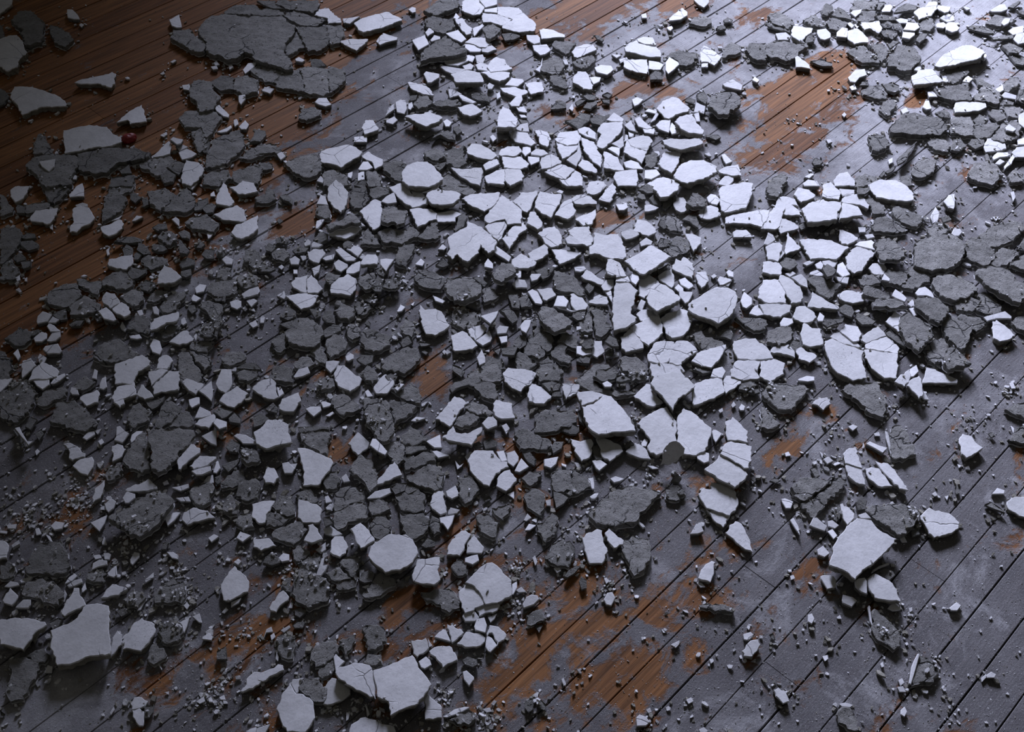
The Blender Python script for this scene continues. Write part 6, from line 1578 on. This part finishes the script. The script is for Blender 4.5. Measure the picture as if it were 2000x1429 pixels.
w0 656,1240,661,1238,661,1245,656,1248
w0 1466,1291,1476,1286,1476,1293
w0 1601,896,1606,899,1606,906,1601,904
w0 154,48,159,45,164,48,159,53
w0 312,144,320,139,322,144,317,146
w0 1332,1190,1343,1192,1345,1197,1338,1195
w0 1601,881,1608,886,1606,894
w0 1443,1281,1448,1278,1451,1286,1446,1286
w0 1214,1112,1224,1109,1222,1117
w0 1845,969,1853,967,1850,977
w0 1767,1255,1772,1253,1775,1258,1770,1260
w0 48,544,53,541,53,549,48,549
w0 322,1351,330,1349,330,1356,325,1354
w0 1870,267,1875,257,1878,264
w0 1684,874,1686,864,1689,871,1686,876
w0 1840,1344,1848,1344,1848,1349,1843,1349
w0 1292,1228,1297,1230,1300,1235,1295,1235
w0 946,685,956,682,956,687
w0 1118,186,1123,186,1123,191,1118,191
w0 644,964,651,962,649,969
w0 1252,1243,1257,1243,1257,1248,1254,1250
w0 1870,906,1878,909,1873,914
w0 345,443,358,441,350,446
w0 802,594,810,589,807,597
w0 378,1079,385,1079,383,1084
w0 1217,40,1227,43,1222,45
w0 1616,174,1621,174,1621,178,1616,178
w0 1285,55,1290,58,1290,60,1285,60
w0 1398,297,1403,300,1395,302
g0 1184,929,1189,932,1186,937
w0 1636,174,1641,174,1641,176,1636,176
w0 1759,1220,1764,1220,1762,1225
w0 1613,1245,1618,1248,1616,1250'''
class Batch:
    def __init__(s): s.v = []; s.f = []; s.s = []
    def add(s, v, f, sm=None):
        n = len(s.v); s.v += v; s.f += [tuple(i + n for i in q) for q in f]; s.s += sm if sm else [False] * len(f)
def ring_faces(a, b, n): return [(a + i, b + i, b + (i + 1) % n, a + (i + 1) % n) for i in range(n)]
GRID = {}
def note(poly, plane):
    xs = [p[0] for p in poly]; ys = [p[1] for p in poly]
    for i in range(int(min(xs) // 0.1), int(max(xs) // 0.1) + 1):
        for j in range(int(min(ys) // 0.1), int(max(ys) // 0.1) + 1):
            GRID.setdefault((i, j), []).append((poly, plane))
def height_at(x, y):
    z = 0.0; hit = 0
    for poly, (cx, cy, cz, gx, gy, kk) in GRID.get((int(x // 0.1), int(y // 0.1)), ()):
        if inside(x, y, poly):
            h = cz + gx * (x - cx) + gy * (y - cy)
            if h > z: z = h; hit = kk
    return z, hit
SHAPES = []
def shard(kind, lv, px, small):
    """returns centre, (finish verts, faces, smooth), (body ...) in coordinates about the centre"""
    r = rnd
    q0 = [at(x, y, 0.02) for x, y in px]
    cx = sum(p.x for p in q0) / len(q0); cy = sum(p.y for p in q0) / len(q0)
    A = abs(sarea([(p.x, p.y) for p in q0])); L = math.sqrt(A)
    th = min(0.011 + 0.085 * L, 0.024) * r.uniform(0.85, 1.15)
    if L < 0.03: th = min(th, L * 0.55)
    base = 0.0 if lv == 0 else 0.013 + 0.012 * (lv - 1) + 0.004 * r.random()
    amp = (0.035 if kind == 'w' else 0.03) if lv == 0 else 0.065
    if small: amp = 0.14
    ang = r.uniform(0, 2 * math.pi); sl = amp * r.uniform(0.3, 1)
    gx, gy = math.cos(ang) * sl, math.sin(ang) * sl
    if kind == 'u': gx, gy, base, th = -FWD.x * -1.3, -FWD.y * -1.3, 0.02, 0.008
    rise = max(-(gx * (p.x - cx) + gy * (p.y - cy)) for p in q0)
    zc = base + th + max(rise, 0) + 0.0006
    pts = []
    for x, y in px:
        d = ray(x, y)                       # meets the tilted plane z = zc + gx (x - cx) + gy (y - cy)
        t = (zc - gx * cx - gy * cy - H) / (d.z - gx * d.x - gy * d.y)
        pts.append((d.x * t, d.y * t))
    if sarea(pts) < 0: pts.reverse()
    pts = offset(pts, 0.0002)
    step = 0.0085 if not small else 0.02
    jit = 0.0012 if kind == 'w' else 0.0023
    out = []
    n = len(pts)
    for i in range(n):
        a, b = pts[i], pts[(i + 1) % n]
        l = math.hypot(b[0] - a[0], b[1] - a[1]); k = max(1, int(round(l / step)))
        for j in range(k):
            f = j / k
            if j: f += r.uniform(-0.25, 0.25) / k
            qx, qy = a[0] + (b[0] - a[0]) * f, a[1] + (b[1] - a[1]) * f
            s = (0.25 if j == 0 else 1.0) * (r.gauss(0, jit) * (0.6 if small else 1) + (0 if small else (0.0032 if kind == 'w' else 0.0045) * noise.noise(Vector((qx * 38, qy * 38, 7.7)))))
            nx, ny = -(b[1] - a[1]) / (l + 1e-9), (b[0] - a[0]) / (l + 1e-9)
            out.append((a[0] + (b[0] - a[0]) * f + nx * s, a[1] + (b[1] - a[1]) * f + ny * s))
    pts = out; n = len(pts)
    cx = sum(p[0] for p in pts) / n; cy = sum(p[1] for p in pts) / n
    z0 = at(0, 0, 0).z + zc + gx * (cx - sum(p.x for p in q0) / len(q0)) + gy * (cy - sum(p.y for p in q0) / len(q0))
    P_ = [(p[0] - cx, p[1] - cy) for p in pts]
    zt = lambda x, y: z0 + gx * x + gy * y
    note(pts, (cx, cy, z0, gx, gy, 1 if kind == 'w' else 2))
    seed = Vector((cx * 11, cy * 11, 3.3))
    bend = r.uniform(-0.6, 0.6) * 0.02 / max(L, 0.05)
    def relief(x, y):
        if kind == 'w': return 0.0008 * noise.noise(Vector((x * 22, y * 22, 0)) + seed)
        return 0.0035 * noise.noise(Vector((x * 26, y * 26, 0)) + seed) + 0.0028 * noise.noise(Vector((x * 75, y * 75, 5)) + seed) - 0.002
    # top cap
    bev = 0.0014 if kind == 'w' else 0.0026
    if small: bev = min(bev, L * 0.06)
    ins = offset(P_, bev)
    gs = (0.02 if kind == 'w' else 0.0095) if not small else 0.03
    inner = []
    x0, x1 = min(p[0] for p in ins), max(p[0] for p in ins); y0, y1 = min(p[1] for p in ins), max(p[1] for p in ins)
    xx = x0 + gs * 0.5
    deep = offset(ins, min(gs * 0.35, L * 0.1))
    while xx < x1:
        yy = y0 + gs * 0.5
        while yy < y1:
            qx, qy = xx + r.uniform(-.3, .3) * gs, yy + r.uniform(-.3, .3) * gs
            if inside(qx, qy, deep): inner.append((qx, qy))
            yy += gs
        xx += gs
    all2 = [Vector(p) for p in ins] + [Vector(p) for p in inner]
    try:
        ov, oe, of, orig, _, _ = delaunay_2d_cdt(all2, [(i, (i + 1) % n) for i in range(n)], [list(range(n))], 1, 1e-6, True)
        good = len(ov) >= n
        of = [t for t in of if inside(sum(ov[i].x for i in t) / len(t), sum(ov[i].y for i in t) / len(t), ins)]
        idx = {}
        for i, o_ in enumerate(orig):
            for k in o_: idx[k] = i
        good = good and all(i in idx for i in range(n)) and len(of) > 0
    except Exception:
        good = False
    if not good:
        ov = all2[:n]; of = [tuple(range(n))]; idx = {i: i for i in range(n)}
    v = [(p[0], p[1], zt(p[0], p[1]) + relief(p[0], p[1])) for p in ov]
    f = [tuple(t) for t in of]; sm = [True] * len(f)
    v += [v[idx[i]] for i in range(n)]       # the rim is split from the face so that the arris stays crisp
    ra = list(range(len(v) - n, len(v)))
    nb = len(v)
    def add_ring(v, p, dz): v += [(x, y, zt(x, y) + dz + 0.0) for x, y in p]
    ft = min(0.0028, th * 0.3)               # thickness of the white coat
    add_ring(v, P_, -bev * 0.8)
    f += [(ra[i], nb + i, nb + (i + 1) % n, ra[(i + 1) % n]) for i in range(n)]; sm += [False] * n
    rag = lambda s: [r.gauss(0, s) for _ in range(n)]
    sc = 0.4 if small else 1.0
    if kind != 'g':
        low = offset(P_, rag(0.0006 * sc)); add_ring(v, low, -bev * 0.8 - ft)
        f += ring_faces(nb, nb + n, n); sm += [False] * n
        fin = (v, f, sm)
        b, g = [], []
        top = offset(P_, [0.0012 * sc + abs(r.gauss(0, 0.001 * sc)) for _ in range(n)])
        mid = offset(P_, [r.gauss(0.002, 0.002) * sc for _ in range(n)])
        bot = offset(P_, [r.gauss(0.003, 0.0018) * sc for _ in range(n)])
        add_ring(b, top, -bev * 0.8 - ft * 0.9); add_ring(b, mid, -(th * 0.55)); add_ring(b, bot, -th)
        g += ring_faces(0, n, n) + ring_faces(n, 2 * n, n) + [tuple(range(3 * n - 1, 2 * n - 1, -1))]
        body = (b, g, [False] * len(g))
    else:
        mid = offset(P_, [r.gauss(-0.0005, 0.0018) * sc for _ in range(n)]); low = offset(P_, [r.gauss(0.001, 0.0015) * sc for _ in range(n)])
        add_ring(v, mid, -th * 0.5); add_ring(v, low, -th + ft)
        f += ring_faces(nb, nb + n, n) + ring_faces(nb + n, nb + 2 * n, n); sm += [False] * (2 * n)
        body = (v, f, sm)
        b, g = [], []
        t_ = offset(P_, [r.gauss(-0.0004, 0.0011) * sc for _ in range(n)])
        add_ring(b, t_, -th + ft * 1.1); add_ring(b, t_, -th)
        g += ring_faces(0, n, n) + [tuple(range(n)), tuple(range(2 * n - 1, n - 1, -1))]
        fin = (b, g, [False] * len(g))
    if lv: SHAPES.append((pts, base + 0.004))
    return Vector((cx, cy, 0)), fin, body
chips, crumbs = Batch(), Batch()
def shift(part, c):
    v, f, sm = part
    return [(x + c.x, y + c.y, z) for x, y, z in v], f, sm
GROUPS = {'w': 'smooth white plaster shards strewn over the boards', 'g': 'grey plaster pieces lying rough side up', 'u': 'plaster shards standing on edge'}
for line in DATA.strip().split('\n'):
    head, label = line.split('|') if '|' in line else (line, '')
    w_ = head.split(); kind, lv = w_[0][0], int(w_[0][1])
    c_ = [int(q) for q in w_[1].split(',')]; px = list(zip(c_[::2], c_[1::2]))
    c, fin, body = shard(kind, lv, px, not label)
    if label:
        nm = {'w': 'plaster_shard', 'g': 'mortar_chunk', 'u': 'plaster_shard'}[kind]
        e = bpy.data.objects.new(nm, None); COL.objects.link(e); e.location = c; e.empty_display_size = 0.02
        e['label'] = label; e['category'] = {'w': 'plaster shard', 'g': 'mortar chunk', 'u': 'plaster shard'}[kind]; e['group'] = GROUPS[kind]
        make('finish_coat', *fin[:2], M_WHITE, e, None, fin[2])
        make('mortar_backing', *body[:2], M_MORTAR if kind == 'g' else M_EDGE, e, None, body[2])
    else:
        if kind == 'g': crumbs.add(*shift(body, c))
        else: chips.add(*shift(fin, c)); crumbs.add(*shift(body, c))

# ------------------------------------------------------------------ crumbs and grit
OCT = [(1, 0, 0), (0, 1, 0), (-1, 0, 0), (0, -1, 0), (0, 0, 1), (0, 0, -0.6)]
OCF = [(0, 1, 4), (1, 2, 4), (2, 3, 4), (3, 0, 4), (1, 0, 5), (2, 1, 5), (3, 2, 5), (0, 3, 5)]
CUB = [(-1, -1, -1), (1, -1, -1), (1, 1, -1), (-1, 1, -1), (-1, -1, 1), (1, -1, 1), (1, 1, 1), (-1, 1, 1)]
CUF = [(3, 2, 1, 0), (4, 5, 6, 7), (0, 1, 5, 4), (1, 2, 6, 5), (2, 3, 7, 6), (3, 0, 4, 7)]
def flake(batch, x, y, z, s):             # a small flat broken piece
    n = rnd.choice((4, 5, 5, 6)); a0 = rnd.uniform(0, 6.283); st = rnd.uniform(0.65, 1.4); h = s * rnd.uniform(0.35, 0.9)
    tx, ty = rnd.uniform(-.3, .3), rnd.uniform(-.3, .3); up_, dn = [], []
    for i in range(n):
        a = a0 + 6.283 * (i + rnd.uniform(-.25, .25)) / n; r_ = s * rnd.uniform(0.7, 1.15)
        u, v_ = math.cos(a) * r_ * st, math.sin(a) * r_ / st; k = rnd.uniform(0.85, 1.0)
        up_.append((u * k, v_ * k, h + tx * u + ty * v_)); dn.append((u, v_, tx * u + ty * v_))
    lo = min(q[2] for q in dn)
    batch.add([(x + q[0], y + q[1], z + q[2] - lo) for q in up_ + dn], [tuple(range(n)), tuple(range(2 * n - 1, n - 1, -1))] + [(n + i, n + (i + 1) % n, (i + 1) % n, i) for i in range(n)])
def crumb(batch, x, y, z, s, flat=0.6, up=None):
    if s > 0.0028 and flat == 0.6: return flake(batch, x, y, z, s * 1.15)
    a = rnd.uniform(0, 6.283); ca, sa = math.cos(a), math.sin(a); tx, ty = rnd.uniform(-.35, .35), rnd.uniform(-.35, .35)
    V_, F_ = (OCT, OCF) if s < 0.0022 else (CUB, CUF)
    st = rnd.uniform(0.6, 1.5); vv = []
    for p in V_:
        px_, py_, pz = p[0] * s * st + rnd.gauss(0, s * 0.28), p[1] * s / st + rnd.gauss(0, s * 0.28), p[2] * s * flat + rnd.gauss(0, s * 0.12)
        pz += tx * px_ + ty * py_
        vv.append((px_ * ca - py_ * sa, px_ * sa + py_ * ca, pz))
    lo = min(q[2] for q in vv) if up is None else -up
    batch.add([(x + q[0], y + q[1], z + q[2] - lo) for q in vv], F_)
mean = [(p, sum(q[0] for q in p) / len(p), sum(q[1] for q in p) / len(p)) for lst in GRID.values() for p, _ in lst[:3]]
def visible(x, y): return -0.1 < x < 4.9 and -0.2 < y < 4.4
wcr, gcr = Batch(), Batch()
for i in range(15000):                    # around the edges of the pieces
    p, cx, cy = rnd.choice(mean); k = rnd.randrange(len(p)); x, y = p[k]
    d = Vector((x - cx, y - cy)); d = d / (d.length + 1e-6) * abs(rnd.gauss(0.004, 0.02))
    x += d.x + rnd.gauss(0, 0.006); y += d.y + rnd.gauss(0, 0.006)
    z, hit = height_at(x, y)
    if hit == 1 and rnd.random() < 0.93 or hit == 2 and rnd.random() < 0.75: continue
    s = min(0.0007 + rnd.expovariate(1 / 0.0013), 0.008)
    if hit: s = min(s, 0.0022)
    crumb(wcr if rnd.random() < 0.5 else gcr, x, y, z, s)
for i in range(9000):
    p, cx, cy = rnd.choice(mean); k = rnd.randrange(len(p)); x, y = p[k]
    d = Vector((x - cx, y - cy)); d = d / (d.length + 1e-6) * abs(rnd.gauss(0.006, 0.018))
    x += d.x; y += d.y; s = 0.003 + rnd.expovariate(1 / 0.0028)
    if s > 0.011: continue
    if height_at(x, y)[1] or any(height_at(x + s * u, y + s * v_)[1] for u, v_ in ((1, 0), (-1, 0), (0, 1), (0, -1))): continue
    near = sum(1 for u, v_ in ((.035, 0), (-.035, 0), (0, .035), (0, -.035)) if height_at(x + u, y + v_)[1])
    if near < 2 and rnd.random() < 0.8: continue
    flake(wcr if rnd.random() < 0.5 else gcr, x, y, 0, s)
CLUSTERS = [(1187, 1165, 0.05, 70), (1140, 1095, 0.04, 30), (1535, 1355, 0.045, 80), (1255, 1405, 0.04, 60), (1050, 1370, 0.03, 25), (1130, 1310, 0.03, 20), (1340, 1380, 0.03, 30), (1745, 795, 0.04, 60), (60, 1000, 0.14, 400), (150, 980, 0.12, 400), (200, 1110, 0.06, 160), (440, 1330, 0.07, 160), (400, 1360, 0.06, 120), (370, 1170, 0.06, 140), (560, 1110, 0.06, 120), (730, 600, 0.06, 120), (440, 490, 0.08, 160), (480, 550, 0.08, 160), (560, 480, 0.08, 120), (350, 480, 0.07, 120), (500, 620, 0.09, 180), (780, 550, 0.06, 120), (900, 610, 0.05, 120), (1230, 400, 0.05, 60), (1380, 490, 0.05, 60), (1040, 620, 0.05, 40), (730, 840, 0.05, 100), (560, 880, 0.05, 120), (1190, 1140, 0.03, 30), (1600, 900, 0.04, 50), (1640, 1010, 0.05, 60), (1560, 1000, 0.04, 50), (1780, 1010, 0.04, 60), (1720, 1240, 0.05, 60), (1780, 1200, 0.05, 50), (1850, 1390, 0.05, 40), (1900, 820, 0.1, 120), (1960, 760, 0.1, 100), (1820, 1300, 0.04, 30), (1380, 350, 0.04, 40), (1250, 740, 0.04, 50), (1240, 820, 0.03, 40), (1360, 830, 0.03, 60), (1850, 40, 0.12, 90), (1900, 150, 0.12, 90), (1700, 60, 0.12, 90), (1950, 200, 0.1, 70), (1780, 400, 0.06, 60), (1440, 190, 0.05, 40), (1550, 235, 0.05, 60), (900, 200, 0.06, 60), (960, 210, 0.05, 60), (1130, 130, 0.06, 60), (1020, 60, 0.06, 40), (950, 470, 0.04, 80), (620, 520, 0.05, 100), (320, 560, 0.08, 180), (30, 760, 0.06, 100), (280, 720, 0.08, 180), (80, 1180, 0.06, 120), (480, 1240, 0.05, 100), (350, 1230, 0.06, 120), (700, 1370, 0.05, 100), (870, 1360, 0.04, 80), (950, 1400, 0.05, 180), (1830, 720, 0.04, 50), (1660, 960, 0.03, 40), (1400, 1150, 0.05, 30), (1480, 960, 0.05, 30), (1430, 770, 0.03, 40), (560,1250,.12,120), (480,1080,.12,150), (250,1060,.12,200), (620,1130,.08,90), (350,1120,.1,160), (450,1000,.08,120), (260,1180,.08,90), (640,1390,.08,100), (520,1400,.07,80), (1000,1180,.07,120), (1010,1110,.07,110), (880,1230,.06,80), (200,620,.1,120), (420,640,.08,120), (620,760,.08,100), (480,900,.06,100), (1500,760,.06,80), (1270,930,.06,70), (1620,840,.06,60), (1150,1000,.07,70), (1700,120,.15,120), (1600,60,.15,120), (1880,300,.15,120), (1950,350,.12,90), (1780,170,.12,80), (1300,260,.08,60), (1130,160,.1,80), (1000,250,.08,60), (1600,250,.12,60), (1520,290,.1,50), (1850,440,.1,80), (1950,90,.12,100)]                   # heaps of crushed plaster: pixel, radius in metres, count
for x, y, rad, n in CLUSTERS:
    c = at(x, y)
    for i in range(n):
        a = rnd.uniform(0, 6.283); r_ = abs(rnd.gauss(0, rad * 0.6))
        xx, yy = c.x + math.cos(a) * r_, c.y + math.sin(a) * r_
        z, hit = height_at(xx, yy)
        if hit == 1: continue
        crumb(wcr if rnd.random() < 0.7 else gcr, xx, yy, z, min(0.0007 + rnd.expovariate(1 / 0.0011), 0.006))
for i in range(26000):                    # fine grit over all the boards
    x, y = rnd.uniform(0, 2000), rnd.uniform(0, 1429); p = at(x, y)
    if dust(p.x, p.y) < 0.4 and rnd.random() < 0.5: continue
    z, hit = height_at(p.x, p.y)
    if hit == 1 or (hit == 2 and rnd.random() < 0.5): continue
    s = 0.0005 + rnd.expovariate(1 / 0.0005)
    crumb(wcr if rnd.random() < 0.72 else gcr, p.x, p.y, z, min(s, 0.004))
for poly, top in SHAPES:                  # rubble that the upper layer lies on
    cx = sum(p[0] for p in poly) / len(poly); cy = sum(p[1] for p in poly) / len(poly)
    A = math.sqrt(abs(sarea(poly)))
    for i in range(max(4, int(A * 90))):
        p = rnd.choice(poly); f = rnd.uniform(0.1, 0.6); h = top * rnd.uniform(0.8, 1.0)
        crumb(gcr, cx + (p[0] - cx) * f, cy + (p[1] - cy) * f, 0, min(h * rnd.uniform(0.45, 0.6), A * 0.13), 0.85)
def stuff(name, b, m, label, cat):
    o = make(name, b.v, b.f, m, None, None, b.s); o['kind'] = 'stuff'; o['label'] = label; o['category'] = cat; return o
stuff('plaster_chips', chips, M_WHITE, 'small white plaster chips scattered between the larger shards', 'plaster chips')
stuff('mortar_crumbs', crumbs, M_MORTAR, 'small grey mortar lumps scattered between the larger pieces', 'mortar crumbs')
stuff('plaster_grit', wcr, M_WCHIP, 'fine white plaster grit sprinkled over boards and pieces', 'plaster grit')
stuff('mortar_grit', gcr, M_EDGE, 'fine grey mortar grit sprinkled over boards and under pieces', 'mortar grit')
# ------------------------------------------------------------------ odd scraps
def lump(name, px, py, rx, ry, rz, material, label, cat, sub=3, rough=0.18):
    import bmesh
    bm = bmesh.new(); bmesh.ops.create_icosphere(bm, subdivisions=sub, radius=1.0)
    for v in bm.verts:
        d = v.co.normalized(); k = 1 + rough * noise.noise(d * 2.3 + Vector((px, py, 0))) + rough * 0.6 * noise.noise(d * 6 + Vector((py, px, 0)))
        v.co = Vector((d.x * rx * k, d.y * ry * k, max(d.z * rz * k, -rz * 0.55)))
    me = bpy.data.meshes.new(name); bm.to_mesh(me); bm.free(); me.materials.append(material)
    o = bpy.data.objects.new(name, me); COL.objects.link(o); q = at(px, py, rz * 0.5); o.location = (q.x, q.y, rz * 0.55)
    o['label'] = label; o['category'] = cat
    return o
lump('red_scrap', 252, 271, 0.026, 0.019, 0.016, M_RED, 'dark red rounded scrap on brown boards beside the broad white slab', 'scrap', 3, 0.12)
M_ASH, nt, bs = mat('black_ash')
nt.links.new(mix(nt, noise_(nt, coords(nt), 200, 3), (0.01, 0.01, 0.01), (0.09, 0.085, 0.08)), bs.inputs['Base Color']); bs.inputs['Roughness'].default_value = 1.0
for px, py, rad, n, lab in ((1602, 123, 0.035, 120, 'black crumbly ash clump on the boards behind the white wedge above the orange patch'), (1594, 315, 0.018, 50, 'small dark crumbly clump on bare grey boards below the orange patch')):
    b = Batch(); q = at(px, py)
    for i in range(n):
        a = rnd.uniform(0, 6.283); r_ = abs(rnd.gauss(0, rad * 0.5))
        crumb(b, math.cos(a) * r_, math.sin(a) * r_ * 0.6, max(0, 0.010 * (1 - r_ / rad)) * rnd.random(), rnd.uniform(0.001, 0.004), 0.6)
    o = make('ash_clump', b.v, b.f, M_ASH, None, (q.x, q.y, 0), b.s); o['label'] = lab; o['category'] = 'ash clump'

print('built in %.1f s, %d objects' % (time.time() - T0, len(bpy.data.objects)))
